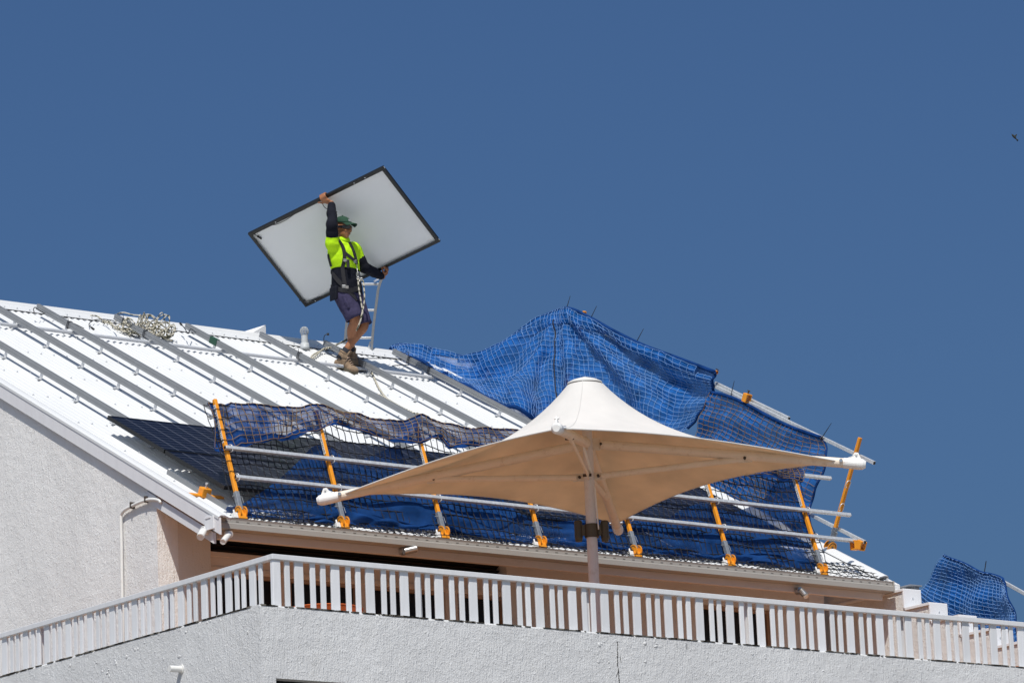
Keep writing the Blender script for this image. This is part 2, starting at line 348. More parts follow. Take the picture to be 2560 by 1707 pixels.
# ------------------------------------------------------------------ setting
g = MB(); g.grid([[V((-900 + 1800 * i / 4, -900 + 1800 * j / 4, 0)) for j in range(5)] for i in range(5)])
solo('ground', g, 'ground', (0, 0, 0), None, None, kind='structure')
xs = on(2222, 1470, 1, yw - 0.9).x; xs = xr + 0.10                    # stepped wall's lit face
xp0 = c0.x - 0.17; yp0 = c0.y - 0.055                                 # outer faces of the parapet
zp = on(640, 1512, 0, xp0).z
xend = on(2560, 1690, 1, yp0).x + 3.0; yend = on(0, 1670, 0, xp0).y + 2.5
f = MB(); f.box((xp0 + 0.16, yp0 + 0.16, zfl - 0.2), (xend, yend, zfl))
solo('terrace_floor', f, 'floor', (xp0, yp0, zfl), None, None, kind='structure')

# ------------------------------------------------------------------ building
house = thing('apartment_building', 'white rendered building with corrugated white roof behind the balcony', 'building', (xw, yw, 0))
# roof sheets, corrugated
PT = 0.076; NS = 8
def corr(x): return 0.0085 * math.cos(2 * math.pi * (x - xl) / PT)
nx = int((xr - xl - 0.06) / PT * NS); xsx = [xl + 0.05 + i * PT / NS for i in range(nx + 1)]
vs_ = [0.03, vr * .33, vr * .66, vr - 0.02]
rm = MB(); rm.grid([[roofpt(x, v, corr(x)) for v in vs_] for x in xsx])
roof = part('roof_sheet', rm, 'roof', house, smooth=True)
ridge_y = roofpt(0, vr).y; ridge_z = roofpt(0, vr).z
bk = MB(); bk.add([(xl, ridge_y - .02, ridge_z - .012), (xr, ridge_y - .02, ridge_z - .012), (xr, ridge_y + 6.5, ridge_z - 3.4), (xl, ridge_y + 6.5, ridge_z - 3.4)], [(0, 1, 2, 3)])
part('rear_roof_slope', bk, 'roof', house)
# ridge cap: bent sheet with a rolled top
rc = MB(); prof = [(-0.24, 0.016), (-0.05, 0.022), (-0.02, 0.04), (0.0, 0.05)]
ringL = []
for x in (xl - 0.02, xr + 0.02):
    P = [roofpt(x, vr + a, h) for a, h in prof]
    Q = [V((x, 2 * ridge_y + 0.0 - p.y, p.z)) for p in P[::-1]]
    ringL.append(P + Q)
rc.grid(ringL); part('ridge_cap', rc, 'roof', house)
# roof screws: tiny domed heads with washers in rows
ss = MB()
for r_ in range(9):
    v = 0.18 + r_ * (vr - 0.5) / 8
    for k in range(int((xr - xl - 0.2) / (2 * PT))):
        x = xl + (2 * k + 3) * PT
        if random.random() < .04: continue
        p = roofpt(x, v + random.uniform(-.012, .012), 0.0085)
        ss.tube([p, p + RN * 0.004], 0.011, 6); ss.tube([p + RN * .004, p + RN * 0.012], 0.006, 6)
for k in range(int((xr - xl - 0.2) / (2 * PT))):
    p = roofpt(xl + (2 * k + 3) * PT, vr - 0.19, 0.02); ss.tube([p, p + RN * 0.012], 0.008, 6)
part('roof_screws', ss, 'alubright', house, kind='stuff')
# barges (left and right verge)
def barge(x0, sgn, name):
    b = MB(); d = 0.15 if sgn > 0 else .07; v0 = -.10 if sgn > 0 else .04
    A = roofpt(x0, v0, 0.03); B = roofpt(x0, vr + 0.03, 0.03)
    for a_, b_ in ((A, B),):
        dn = V((0, 0, -1))
        b.add([a_, b_, b_ + dn * d, a_ + dn * d, a_ + V((.02 * sgn, 0, 0)), b_ + V((.02 * sgn, 0, 0)), b_ + dn * d + V((.02 * sgn, 0, 0)), a_ + dn * d + V((.02 * sgn, 0, 0))],
              [(0, 1, 2, 3), (4, 7, 6, 5), (0, 4, 5, 1), (3, 2, 6, 7), (0, 3, 7, 4), (1, 5, 6, 2)])
    o = part(name, b, 'barge', house)
    cp = MB(); R = []
    for v in (v0, vr + .03):
        c = roofpt(x0, v, 0); ring = []
        for a, h in ((-0.006, 0.012), (-0.006, 0.035), (0.012, 0.052), (0.05, 0.054), (0.11, 0.035), (0.13, 0.016), (0.13, 0.010), (0.05, 0.04), (0.012, 0.04)):
            ring.append(c + V((a * sgn, 0, 0)) + RN * h)
        R.append(ring)
    cp.loft(R); part('barge_cap', cp, 'roof', o)
barge(xl, 1, 'barge_board'); barge(xr, -1, 'barge_board')
lb = MB(); A = roofpt(xl + .03, -0.02, -0.13); B = roofpt(xl + .03, (ov + .05) / math.cos(AL), -0.13)
lb.add([A, B, B + V((0, 0, -.10)), A + V((0, 0, -.10)), A + V((.03, 0, 0)), B + V((.03, 0, 0)), B + V((.03, 0, -.1)), A + V((.03, 0, -.1))], [(0, 1, 2, 3), (4, 7, 6, 5), (0, 4, 5, 1), (3, 2, 6, 7), (0, 3, 7, 4), (1, 5, 6, 2)])
part('eave_end_board', lb, 'barge', house)
# gable wall (faces -x) up to under the roof
def wallpoly(x, y0, y1, z0, th, mname, name):
    b = MB(); za = RO.z + (y0 - RO.y) * math.tan(AL) - 0.03; zb = RO.z + (min(y1, ridge_y) - RO.y) * math.tan(AL) - 0.03
    pts = [(y0, z0), (y1, z0), (y1, zb if y1 <= ridge_y else zb - (y1 - ridge_y) * math.tan(AL)), (min(y1, ridge_y), zb), (y0, za)]
    n = len(pts); b.add([(x, p[0], p[1]) for p in pts] + [(x + th, p[0], p[1]) for p in pts], [tuple(range(n)), tuple(range(n, 2 * n))[::-1]] + [(i, (i + 1) % n, n + (i + 1) % n, n + i) for i in range(n)])
    return part(name, b, mname, house)
wallpoly(xw, yw - .002, ridge_y + 6.0, 0.0, 0.22, 'gablewall', 'gable_wall')
wallpoly(xr - 0.22, yw, ridge_y + 6.0, 0.0, 0.2, 'gablewall', 'end_wall')
# front wall with openings (plane y = yw)
zsof = zg - 0.13; zwt = RO.z + (yw - RO.y) * math.tan(AL) - 0.10
FX = lambda px, py: on(px, py, 1, yw).x
xa = FX(527, 1400); xb = FX(1268, 1460); xc = FX(1757, 1540); xd = FX(1932, 1540)
zt1 = on(540, 1376, 1, yw).z; zt2 = on(579, 1430, 1, yw).z; zwin = on(1800, 1512, 1, yw).z
fm = MB()
fm.box((xw + 0.22, yw, zfl - .1), (xa, yw + .22, zwt))
fm.box((xb, yw, zfl - .1), (xc, yw + .22, zwt)); fm.box((xd, yw, zfl - .1), (xr - .22, yw + .22, zwt))
fm.box((xc, yw, zwin), (xd, yw + .22, zwt)); fm.box((xa, yw, zwt - .10), (xb, yw + .22, zwt - .001))
part('front_wall', fm, 'facade', house)
tr = MB(); tr.box((xa + .002, yw + .03, zt2), (xb - .002, yw + .15, zt1)); tr.box((xa + .002, yw + .018, zt1 - .05), (xb - .002, yw + .03, zt1 - 0.004)); tr.box((xa + .002, yw + .02, zt2 + .01), (xb - .002, yw + .03, zt2 + .05))
part('transom_beam', tr, 'beam', house, bevel=.004)
cl = thing  # clerestory: louvred dark strip
win = MB(); win.box((xa, yw + .16, zt1 - .01), (xb, yw + .19, zwt - .08)); wpart = part('clerestory_window', win, 'glass', house)
for k in range(8):
    z = zt1 + 0.02 + k * (zwt - .12 - zt1) / 8
    l = MB(); l.bar((xa + .01, yw + .12, z), (xb - .01, yw + .12, z), .006, .05, (0, .5, 1)); part('louvre_slat', l, 'dark', wpart)
# sliding doors below, panes between brown mullions
xm = [xa] + [FX(p, 1490) for p in (700, 732, 905, 935, 1120, 1150)] + [xb]
for i, (p, q) in enumerate(zip(xm, xm[1:])):
    if i % 2 == 0:
        d = MB(); d.box((p + .03, yw + .10, zfl), (q - .03, yw + .13, zt2)); do = part('glass_door', d, 'glass', house)
        fr = MB()
        fr.box((p + .001, yw + .06, zfl), (p + .03, yw + .14, zt2)); fr.box((q - .03, yw + .06, zfl), (q - .001, yw + .14, zt2)); fr.box((p + .03, yw + .06, zt2 - .03), (q - .03, yw + .14, zt2 - .001))
        part('door_frame', fr, 'frame', do, bevel=.003)
    else:
        d = MB(); d.box((p, yw + .04, zfl), (q, yw + .16, zt2)); part('mullion', d, 'beam', house)
d = MB(); d.box((xc + .03, yw + .10, zfl), (xd - .03, yw + .13, zwin)); do = part('window_pane', d, 'glass', house)
fr = MB(); fr.box((xc, yw + .05, zfl), (xc + .035, yw + .15, zwin)); fr.box((xd - .035, yw + .05, zfl), (xd, yw + .15, zwin)); fr.box((xc + .035, yw + .05, zwin - .035), (xd - .035, yw + .15, zwin - .001))
part('window_frame', fr, 'frame', do, bevel=.003)
# soffit and eave beam
so = MB(); so.obox((roofpt(xl + .07, .10, -.085) + roofpt(xr - .03, (ov - .005) / math.cos(AL), -.085)) / 2, V(((xr - xl - .10) / 2, 0, 0)), RS * ((ov - .005) / math.cos(AL) - .10) / 2, RN * .01); part('soffit', so, 'beam', house)
zb_ = on(900, 1379, 1, yg + .10).z
be = MB(); be.box((xl + .12, yg + .10, zb_), (on(2203, 1490, 1, yg + .12).x, yg + .15, zg - .104)); part('eave_beam', be, 'beam', house, bevel=.004)
# gutter: pressed profile, open on top
gx0 = xl + 0.0; gx1 = gr.x
gp = [(0.0, 0.0), (0.012, 0.0), (0.012, -0.012), (0.006, -0.012), (0.006, -0.045), (-0.006, -0.052), (-0.006, -0.098), (0.02, -0.105), (0.125, -0.105), (0.125, -0.02), (0.118, -0.02), (0.118, -0.098), (0.012, -0.09), (0.018, -0.05)]
gm = MB(); gm.loft([[V((x, yg + a, zg + b)) for a, b in gp] for x in (gx0, gx1)])
gut = part('gutter', gm, 'gutter', house)
gc = MB(); gc.box((gx0 - .014, yg - .012, zg - .112), (gx0 - .001, yg + .13, zg + .004)); gc.box((gx0 - .02, yg + .03, zg - .012), (gx0 - .0145, yg + .11, zg + .012)); part('gutter_end_cap', gc, 'trim', gut, bevel=.003)
gc = MB(); gc.box((gx1 + .001, yg - .012, zg - .112), (gx1 + .012, yg + .13, zg + .004)); part('gutter_end_cap', gc, 'gutter', gut, bevel=.003)
sm = MB(); k = gx0 + .12
while k < gx1 - .05:
    sm.box((k, yg + .0045, zg - .034), (k + .03, yg + .0075, zg - .026)); k += .115
part('gutter_slots', sm, 'slot', gut, kind='stuff')
# service pipe on the gable wall
def z3(x, y): return (x / 2.766, 1140 + y / 2.766)
pp = [on(*z3(*q), 0, xw - 0.03) for q in ((845, 980), (842, 800), (839, 600), (836, 430), (838, 402), (862, 372), (905, 348), (950, 326), (1010, 304), (1060, 298), (1100, 306), (1113, 322))]
pm = MB(); pm.tube([pp[0] + V((0, 0, -1.5))] + spline(pp, 60), 0.0155, 10); pip = part('service_pipe', pm, 'pvc', house, smooth=True)
for q in ((912, 345), (1012, 304)):
    p = on(*z3(*q), 0, xw - .03); b = MB(); b.box(p + V((-.020, -.008, -.021)), p + V((.028, .008, .036))); part('pipe_clip', b, 'rust', pip)

# ------------------------------------------------------------------ stepped wall at the right end
def z8(x, y): return (1900 + x / 3.564, 1340 + y / 3.564)
stw = thing('stepped_wall', 'stepped rendered wall with white metal cappings at the end of the terrace', 'wall', (xs, yw, zfl))
TH = 0.21
rise = [(1275, 465, 640), (1510, 587, 722), (1772, 697, 850), (2052, 815, 965), (2300, 935, 1090)]
Y = []; Z = []
for (x, t_, b_) in rise:
    p = on(*z8(x, t_), 0, xs); Y.append(p.y); Z.append(p.z)
Y.append(Y[-1] - (Y[-2] - Y[-1])); 
body = MB(); ys0 = yw + .3
for i in range(len(Z)):
    y1 = Y[i]; y0 = ys0 if i == 0 else Y[i - 1]
    body.box((xs + .004 * (i % 2), y1 + .006, zfl - .3), (xs + TH - .004 * (i % 2), y0 + (.004 if i else 0), Z[i] - .03))
body.box((xs + .002, Y[-1], zfl - .3), (xs + TH - .002, Y[-2], Z[-1] - .2))
ya_ = on(*z8(1158, 500), 0, xs).y; zi = lambda y: RO.z + (y - RO.y) * math.tan(AL) - .05
body.add([(xs + dx, y, z) for dx in (.003, .14) for y, z in ((ya_, Z[0] - .06), (ys0, Z[0] - .06), (ys0, zi(ys0)), (ya_, zi(ya_)))], [(0, 1, 2, 3), (4, 7, 6, 5), (0, 4, 5, 1), (1, 5, 6, 2), (2, 6, 7, 3), (3, 7, 4, 0)])
part('rendered_wall', body, 'stepwall', stw)
for i in range(len(Z)):
    y0 = min(ys0, yw - .02) if i == 0 else Y[i - 1] - .018
    c = MB(); c.box((xs - .016, Y[i] - .012, Z[i] - .028), (xs + TH + .016, y0, Z[i]))
    zn = Z[i + 1] if i + 1 < len(Z) else Z[i] - .2
    cap = part('capping', c, 'trim', stw, bevel=.003)
    rs_ = MB(); rs_.box((xs - .013, Y[i] - .016, zn - .004), (xs + TH + .013, Y[i] + .004, Z[i] - .004)); r1 = part('riser_plate', rs_, 'trim', cap, bevel=.003)
    q = V((xs + TH * .5, Y[i] - .017, (Z[i] + zn) / 2)); sc_ = MB(); sc_.disc(q, (0, 1, 0), .009, .006, 10); part('screw', sc_, 'alubright', cap)
gb = MB(); q = on(*z8(1330, 448), 0, xs + TH); gb.box((xs + TH + .018, q.y - .06, q.z - .22), (xs + TH + .075, q.y + .6, q.z - .006)); gb.box((xs + TH - .06, q.y - .08, q.z - .005), (xs + TH + .10, q.y + .7, q.z + .008))
solo('parapet_box', gb, mat('slate_grey_metal', (0.22, 0.24, 0.27), rough=.5), (xs + TH, q.y, q.z - .25), 'grey metal box capping behind the stepped white wall', 'capping')

# ------------------------------------------------------------------ balcony wall and railing
bal = thing('balcony_wall', 'rough grey white rendered balcony wall running round the front corner', 'wall', (xp0, yp0, zfl))
def wobble(k): return 0.002 * math.sin(k * 1.7) + 0.003 * math.sin(k * .23 + 1) + random.uniform(-.002, .002)
bm_ = MB(); n = 120; zbot = zp - 1.15
# right run: wall strip with a slightly uneven top edge, and an opening below
zo = on(760, 1699, 1, yp0).z; xo0 = on(690, 1694, 1, yp0).x; xo1 = xo0 + 2.4
ring = []
for i in range(n + 1):
    x = lerp(xp0, xend, i / n); z = zp + (wobble(i) if i > 1 else 0)
    ring.append([V((x, yp0, zo)), V((x, yp0, z - .012)), V((x, yp0 + .012, z)), V((x, yp0 + .16, z)), V((x, yp0 + .16, zo))])
bm_.loft(ring); bm_.box((xp0, yp0, zbot - 3), (xo0, yp0 + .16, zo)); bm_.box((xo1, yp0, zbot - 3), (xend, yp0 + .16, zo))
part('front_parapet', bm_, 'parapet', bal)
bm_ = MB(); ring = []
for i in range(n + 1):
    y = lerp(yp0 + .161, yend, i / n); z = zp + (wobble(i + 300) if i > 1 else 0)
    ring.append([V((xp0, y, zbot - 3)), V((xp0, y, z - .012)), V((xp0 + .012, y, z)), V((xp0 + .16, y, z)), V((xp0 + .16, y, zbot - 3))])
bm_.loft(ring); part('side_parapet', bm_, 'parapet', bal)
bm_ = MB(); bm_.box((xo0 + .001, yp0 + .10, zbot - 3), (xo1 - .001, yp0 + .14, zo - .001)); part('lower_window', bm_, 'glass', bal)
ck = MB(); rk = random.Random(5); pts = []
for k in range(40):
    t = k / 39; q = on(interp(t, [(0, 1543), (.4, 1544), (.7, 1548), (1, 1552)]) + rk.uniform(-1.2, 1.2), lerp(1603, 1740, t), 1, yp0); pts.append(q)
for k in range(39): ck.tube([pts[k] + V((0, -.001, 0)), pts[k + 1] + V((0, -.001, 0))], .003, 4, rad=[rk.choice((.0012, .002, .004, .006)), rk.choice((.0012, .002, .004, .006))])
for a_, b_ in (((1550, 1640), (1553, 1655)), ((1547, 1672), (1541, 1690)), ((1717, 1608), (1717, 1622))): ck.tube([on(*a_, 1, yp0), on(*b_, 1, yp0)], .003, 4)
part('crack', ck, 'dark', bal)
bl = MB()
for k in range(90):
    if k < 14: px, py = rk.choice((1610, 1612, 1636, 1500, 1520)) + rk.uniform(-6, 6), rk.uniform(1595, 1670)
    else: px, py = rk.uniform(660, 2500), 0; py = 1512 + (px - 640) * .094 + rk.choice((rk.uniform(6, 40), rk.uniform(6, 180)))
    q = on(px, py, 1, yp0); r_ = rk.uniform(.003, .007) if k > 14 else rk.uniform(.004, .012); bl.ell(q, V((r_ * rk.uniform(.6, 2), 0, 0)), V((0, r_ * .5, 0)), V((rk.uniform(-r_, r_) * .5, 0, r_ * rk.uniform(.6, 1.8))), 8, 6)
for k in range(50):
    px = rk.uniform(20, 620); q = on(px, 1672 - px * .26 + rk.uniform(6, 90), 0, xp0); r_ = rk.uniform(.004, .012); bl.ell(q, V((r_ * .5, 0, 0)), V((0, r_ * rk.uniform(.6, 2), 0)), V((0, 0, r_ * rk.uniform(.6, 1.8))), 8, 6)
part('paint_blisters', bl, 'parapet', bal, smooth=True, kind='stuff')
sp_ = on(*z3(1255, 1470), 0, xp0); s_ = MB(); s_.tube([sp_ + V((.05, 0, 0)), sp_ + V((-.115, 0, -.004))], .026, 16); s_.disc(sp_ + V((-.004, 0, 0)), (1, 0, 0), .036, .008)
solo('drain_spout', s_, 'pvc', sp_, 'short white pipe spout sticking out of the left balcony wall', 'pipe', smooth=False)

lg = MB(); rk = random.Random(9)
for k in range(260):
    a_ = rk.uniform(660, 2560); ln_ = rk.uniform(.01, .09); x_ = on(a_, 1512 + (a_ - 640) * .094, 1, yp0).x
    lg.obox((x_, yp0 + .006, zp - .001), V((ln_ / 2, 0, 0)), V((0, .010, 0)), V((0, 0, rk.uniform(.002, .006))))
for k in range(110):
    y_ = on(rk.uniform(0, 625), 1590, 0, xp0).y; ln_ = rk.uniform(.01, .12); lg.obox((xp0 + .006, y_, zp - .001), V((.010, 0, 0)), V((0, ln_ / 2, 0)), V((0, 0, rk.uniform(.002, .006))))
part('ledge_grime', lg, mat('dark_ledge_grime', (0.16, 0.145, 0.12), rough=.95, var=.4, vscale=30), bal, kind='stuff')
rail = thing('balcony_railing', 'white balcony railing of wide and narrow uprights under a flat handrail', 'railing', (c0.x, c0.y, zp))
HR = 0.042
def hrail(a, b, name='handrail'):
    m = MB(); m.box(a, b); return part(name, m, 'railpaint', rail, bevel=.004)
xre = xend - .3; yre = yend - .3
hrail((c0.x, c0.y, c0.z - HR), (xre, c0.y + .06, c0.z)); hrail((c0.x, c0.y + .0605, c0.z - HR), (c0.x + .06, yre, c0.z))
zb2 = zp - .01; Hb = c0.z - HR - zb2 + 0.002
def mk(wd, name):
    m = MB(); m.box((-wd / 2, -.009, 0), (wd / 2, .009, Hb)); return m.mesh(name)
mw, mn = mk(.080, 'upright_wide'), mk(.046, 'upright_narrow')
pitch = 0.338; offs = [(0, 1), (.131, 0), (.223, 0)]
# right run: uprights hang just behind the handrail's face
x0 = on(748, 1450, 1, c0.y + .03).x
k = 0
m = MB(); m.box((c0.x + .012, c0.y + .012, zb2), (c0.x + .085, c0.y + .05, c0.z - HR)); part('corner_post', m, 'railpaint', rail, bevel=.004)
inst('upright', mn, 'railpaint', rail, (x0 - .115, c0.y + .03, zb2), bevel=.003)
while x0 + k * pitch < xre:
    for o_, wide in offs: inst('upright', mw if wide else mn, 'railpaint', rail, (x0 + k * pitch + o_ + random.uniform(-.004, .004), c0.y + .03, zb2), (0, random.uniform(-.006, .006), 0), bevel=.003)
    k += 1
y0 = on(632, 1450, 0, c0.x + .03).y; k = 0
inst('upright', mn, 'railpaint', rail, (c0.x + .03, y0 - .11, zb2), (0, 0, math.pi / 2), bevel=.003)
while y0 + k * pitch < yre:
    for o_, wide in offs: inst('upright', mw if wide else mn, 'railpaint', rail, (c0.x + .03, y0 + k * pitch + o_ + random.uniform(-.004, .004), zb2), (0, 0, math.pi / 2), bevel=.003)
    k += 1
pm_ = MB(); pm_.box((-.014, -.012, 0), (.014, .012, Hb)); pme = pm_.mesh('support_post')
for px in (1048, 1466, 1862, 2248): inst('support_post', pme, 'railpaint', rail, (on(px, 1480, 1, c0.y + .075).x, c0.y + .075, zb2))
for px in (108, 424): inst('support_post', pme, 'railpaint', rail, (c0.x + .075, on(px, 1590, 0, c0.x + .075).y, zb2))

# ------------------------------------------------------------------ table and pot on the terrace
tc_ = on(806, 1524, 1, yp0 + 1.25); tb = thing('round_table', 'orange round table on the terrace seen through the railing', 'table', (tc_.x, tc_.y, zfl))
m = MB(); m.tube([tc_ + V((0, 0, -.022)), tc_ + V((0, 0, -.006)), tc_ + V((0, 0, 0))], .33, 48, rad=[.325, .335, .325]); part('table_top', m, 'tabletop', tb)
m = MB(); m.tube([V((tc_.x, tc_.y, zfl + .03)), tc_ + V((0, 0, -.023))], .03, 12); part('pedestal', m, 'galv', tb)
m = MB(); m.tube([V((tc_.x, tc_.y, zfl)), V((tc_.x, tc_.y, zfl + .03))], .22, 24, rad=[.22, .16]); part('base', m, 'galv', tb)
q = on(2546, 1672, 1, yp0 + .75); pot = thing('plant_pot', 'terracotta pot behind the railing at the far right', 'pot', (q.x, q.y, zfl))
m = MB(); hgt = q.z - zfl; m.tube([V((q.x, q.y, zfl + hgt * t)) for t in (0, .5, .86)], .2, 24, rad=[.13, .17, .195]); part('pot_body', m, 'terracotta', pot, smooth=True)
m = MB(); m.tube([V((q.x, q.y, zfl + hgt * t)) for t in (.862, 1)], .2, 24, rad=[.215, .22]); part('rim', m, 'terracotta', pot)
# ------------------------------------------------------------------ spotlights under the eave
def spot(base, axis_base, a, b, r, label):
    mm_ = 'steel' if 'silver' in label else 'pvc'; t = thing('wall_spotlight', label, 'spotlight', base, 'cylindrical spotlights under the eave')
    m = MB(); d = V(axis_base).normalized(); m.tube([V(base), V(base) + d * .05], r * 1.15, 20); part('mount', m, mm_, t)
    m = MB(); a = V(a); b = V(b); dd = (b - a).normalized(); m.tube([a, b - dd * .008, b, b - dd * .012], r, 20, rad=[r, r, r * .9, r * .8]); h = part('lamp_head', m, mm_, t)
    m = MB(); m.disc(b - dd * .011, dd, r * .78, .004, 20); part('lens', m, 'backsheet', h)
def z4(x, y): return (480 + x / 3.136, 960 + y / 3.136)
b0 = on(*z3(1432, 515), 0, xl + .03); spot(b0 + V((.0, 0, 0)), (-1, 0, 0), on(*z3(1405, 520), 0, xl - .03), on(*z3(1384, 560), 0, xl - .10), .034, 'white cylinder spotlight on the roof corner beside the rendered gable wall')
b0 = on(*z3(1570, 535), 1, yg + .06); spot(b0, (0, -1, -.3), on(*z3(1585, 540), 1, yg + .02), on(*z3(1540, 592), 1, yg - .07), .028, 'white cylinder spotlight under the left end of the gutter, tilted down')
b0 = on(*z4(1645, 1312), 1, yg + .098); spot(b0, (0, -1, 0), on(*z4(1665, 1310), 1, yg + .03), on(*z4(1762, 1288), 1, yg - .02), .032, 'silver cylinder spotlight on the eave beam above the middle of the railing')
b0 = on(*z8(330, 490), 1, yg + .098); spot(b0, (0, -1, 0), on(*z8(368, 485), 1, yg + .04), on(*z8(412, 535), 1, yg - .03), .032, 'silver cylinder spotlight on the eave beam near the stepped wall')

# ------------------------------------------------------------------ roof: mounting rails
def za(x, y): return (x / 4.594, 740 + y / 4.594)
def zb(x, y): return (500 + x / 4.594, 780 + y / 4.594)
def zc(x, y): return (900 + x / 4.594, 820 + y / 4.594)
RH = 0.075      # rail underside above the roof plane
rails = [
 ([za(430, 965), za(910, 1225)], None, 'first mounting rail from the left gable, running down to the laid panels'),
 ([za(20, 355), za(470, 585), za(940, 840), za(1410, 1085), za(1895, 1340)], None, 'second mounting rail from the left gable'),
 ([za(240, 185), za(700, 425), za(1155, 670), za(1630, 915), za(2110, 1165)], za(270, 100), 'third mounting rail from the left, black cable tied near its top'),
 ([za(1165, 300), za(1625, 530), za(2090, 770)], za(1150, 215), 'fourth mounting rail, passing in front of the heaped rope'),
 ([za(1960, 395), zb(130, 445), zb(595, 690), zb(1080, 940)], za(1975, 320), 'fifth mounting rail, with green tape wrapped round it'),
 ([zb(545, 320), zb(1010, 560), zb(1490, 800), zb(1975, 1045)], zb(530, 235), 'sixth mounting rail, starting beside the triangular flashing'),
 ([zb(2150, 880), zc(310, 695), zc(800, 935), zc(1310, 1165)], zb(1245, 330), 'seventh mounting rail, passing under the worker boots'),
 ([zc(215, 325), zc(695, 560), zc(1175, 795), zc(1670, 1030)], zc(200, 245), 'eighth mounting rail, beside the edge of the big blue net'),
]
foot = MB()     # bracket in roof coordinates: x = along eaves, y = up slope, z = normal
foot.box((-.02, -.022, 0.006), (.035, .022, .012)); foot.box((.026, -.021, .0125), (.034, .021, RH + .03)); foot.tube([(0.0, 0, .012), (0, 0, .022)], .008, 6); foot.tube([(.022, 0, RH + .012), (.038, 0, RH + .012)], .007, 6)
foot_me = foot.mesh('bracket'); RR = Matrix((RS.cross(RN), RS, RN)).transposed()
ROT = RR.to_euler(); XR = []
for feet, top, lab in rails:
    P = [RP(*p) for p in feet]; x = sum(p.x for p in P) / len(P); V_ = [vof(p) for p in P]; XR.append(x)
    vtop = vr + 0.06 if top is None else vof(RP(*top, RH + .03)); vtop = min(vtop, vr + .12)
    step = 0.96 if len(V_) < 2 else abs(V_[0] - V_[-1]) / (len(V_) - 1)
    vbot = 1.2
    t = thing('mounting_rail', lab, 'rail', roofpt(x, vbot, 0), 'aluminium mounting rails running up the roof')
    m = MB(); R = []
    prof = [(a_ * .75, b_ * .92) for a_, b_ in ((-.022, 0), (-.022, .02), (-.0185, .022), (-.0185, .032), (-.022, .034), (-.022, .066), (-.007, .066), (-.007, .054), (.007, .054), (.007, .066), (.022, .066), (.022, .034), (.0185, .032), (.0185, .022), (.022, .02), (.022, 0))]
    for v in (vbot, vtop): R.append([roofpt(x + a, v, RH + h) for a, h in prof])
    m.loft(R); part('extrusion', m, 'alu', t)
    v = max(V_)
    while v < vtop - .25: v += step
    if v > vtop - .02: v -= step
    while v > vbot + .1:
        o = inst('bracket', foot_me, 'alubright', t, roofpt(x - .028, v, .006), ROT); v -= step
print('rail x', [round(x - xl, 2) for x in XR], 'rowstep', step)

# conduit across the roof under the rails
def conduit(pa, pb, h, r, lab, n):
    A = RP(*pa, h); v = vof(A); m = MB(); x1 = RP(*pb, h).x; m.tube([roofpt(A.x, v, h), roofpt(x1, v, h)], r, 12)
    solo(n, m, 'conduit', roofpt(A.x, v, 0), lab, 'conduit')
conduit(za(0, 318), zc(720, 505), .045, .019, 'long grey conduit lying across the roof under the rails', 'roof_conduit')

# ------------------------------------------------------------------ solar panels laid at the eave
PW, PL, PH = 1.72, 1.06, 0.035   # along the eaves, up the slope, thickness
def panel_meshes():
    fr = MB(); t = .012
    for a, b in (((0, 0, 0), (PW, t, PH)), ((0, PL - t, 0), (PW, PL, PH)), ((0, t, 0), (t, PL - t, PH)), ((PW - t, t, 0), (PW, PL - t, PH))): fr.box(a, b)
    gl_ = MB(); gl_.box((t, t, PH - .008), (PW - t, PL - t, PH - .003))
    bs = MB(); bs.box((t, t, PH - .012), (PW - t, PL - t, PH - .0085))
    return fr.mesh('frame'), gl_.mesh('glass'), bs.mesh('backsheet')
pf, pg, pb = panel_meshes()
pA = RP(*za(1235, 1385), RH + .09); vtop_p = vof(pA); xpan = pA.x
RRp = Matrix((V((1, 0, 0)), RS, RN)).transposed().to_euler()
cnt = 0
names_r = ['upper', 'lower']
for row in range(2):
    for col in range(4):
        p = roofpt(xpan + col * (PW + .02), vtop_p - PL - row * (PL + .022), RH + .068)
        if vof(p) < 0.0: continue
        lab = {(0, 0): 'dark solar panel laid at the eave, upper row, its left corner bare of netting', (1, 0): 'dark solar panel in the lower row, left end, behind the first orange post'}.get((row, col), 'dark solar panel in the %s row behind the front netting, number %s from the left' % (names_r[row], ['one', 'two', 'three', 'four'][col]))
        t = thing('solar_panel', lab, 'solar panel', p, 'solar panels fixed near the eave')
        for nme, me, mm in (('frame', pf, 'panelframe'), ('glass', pg, 'cells'), ('backsheet', pb, 'backsheet')): inst(nme, me, mm, t, p, RRp)
        q = roofpt(p.x + .62, vof(p) + PL + .011, RH + .09); m = MB(); m.obox(q, V((.02, 0, 0)), RS * .018, RN * .006)
        if row: part('mid_clamp', m, 'alubright', t)

# loose galvanised bar with an orange clamp at the lower left
qa = RP(*za(1890, 1875 - 0), .02) if False else RP(412, 1180, .02); qb = RP(590, 1283, .02); xx = (qa.x + qb.x) / 2
an = thing('anchor_bar', 'galvanised angle bar on the roof with an orange clamp near the gutter', 'bar', roofpt(xx, vof(qb), 0))
m = MB(); va, vb2 = vof(qa), max(vof(qb), -.02); m.bar(roofpt(xx, va, .03), roofpt(xx, vb2, .03), .045, .004, RN); m.bar(roofpt(xx + .025, va, .01), roofpt(xx + .025, vb2, .01), .004, .05, RN); part('angle_bar', m, 'alu', an)
qc = RP(494, 1230, .04); m = MB(); c = roofpt(xx, vof(qc), .045); m.obox(c, V((.045, 0, 0)), RS * .04, RN * .042); m.bar(c + V((-.26, 0, -.0)) - RN * .03, c + V((.2, 0, 0)) - RN * .03, .018, .06, RN); clp = part('clamp', m, 'orange', an, bevel=.005)
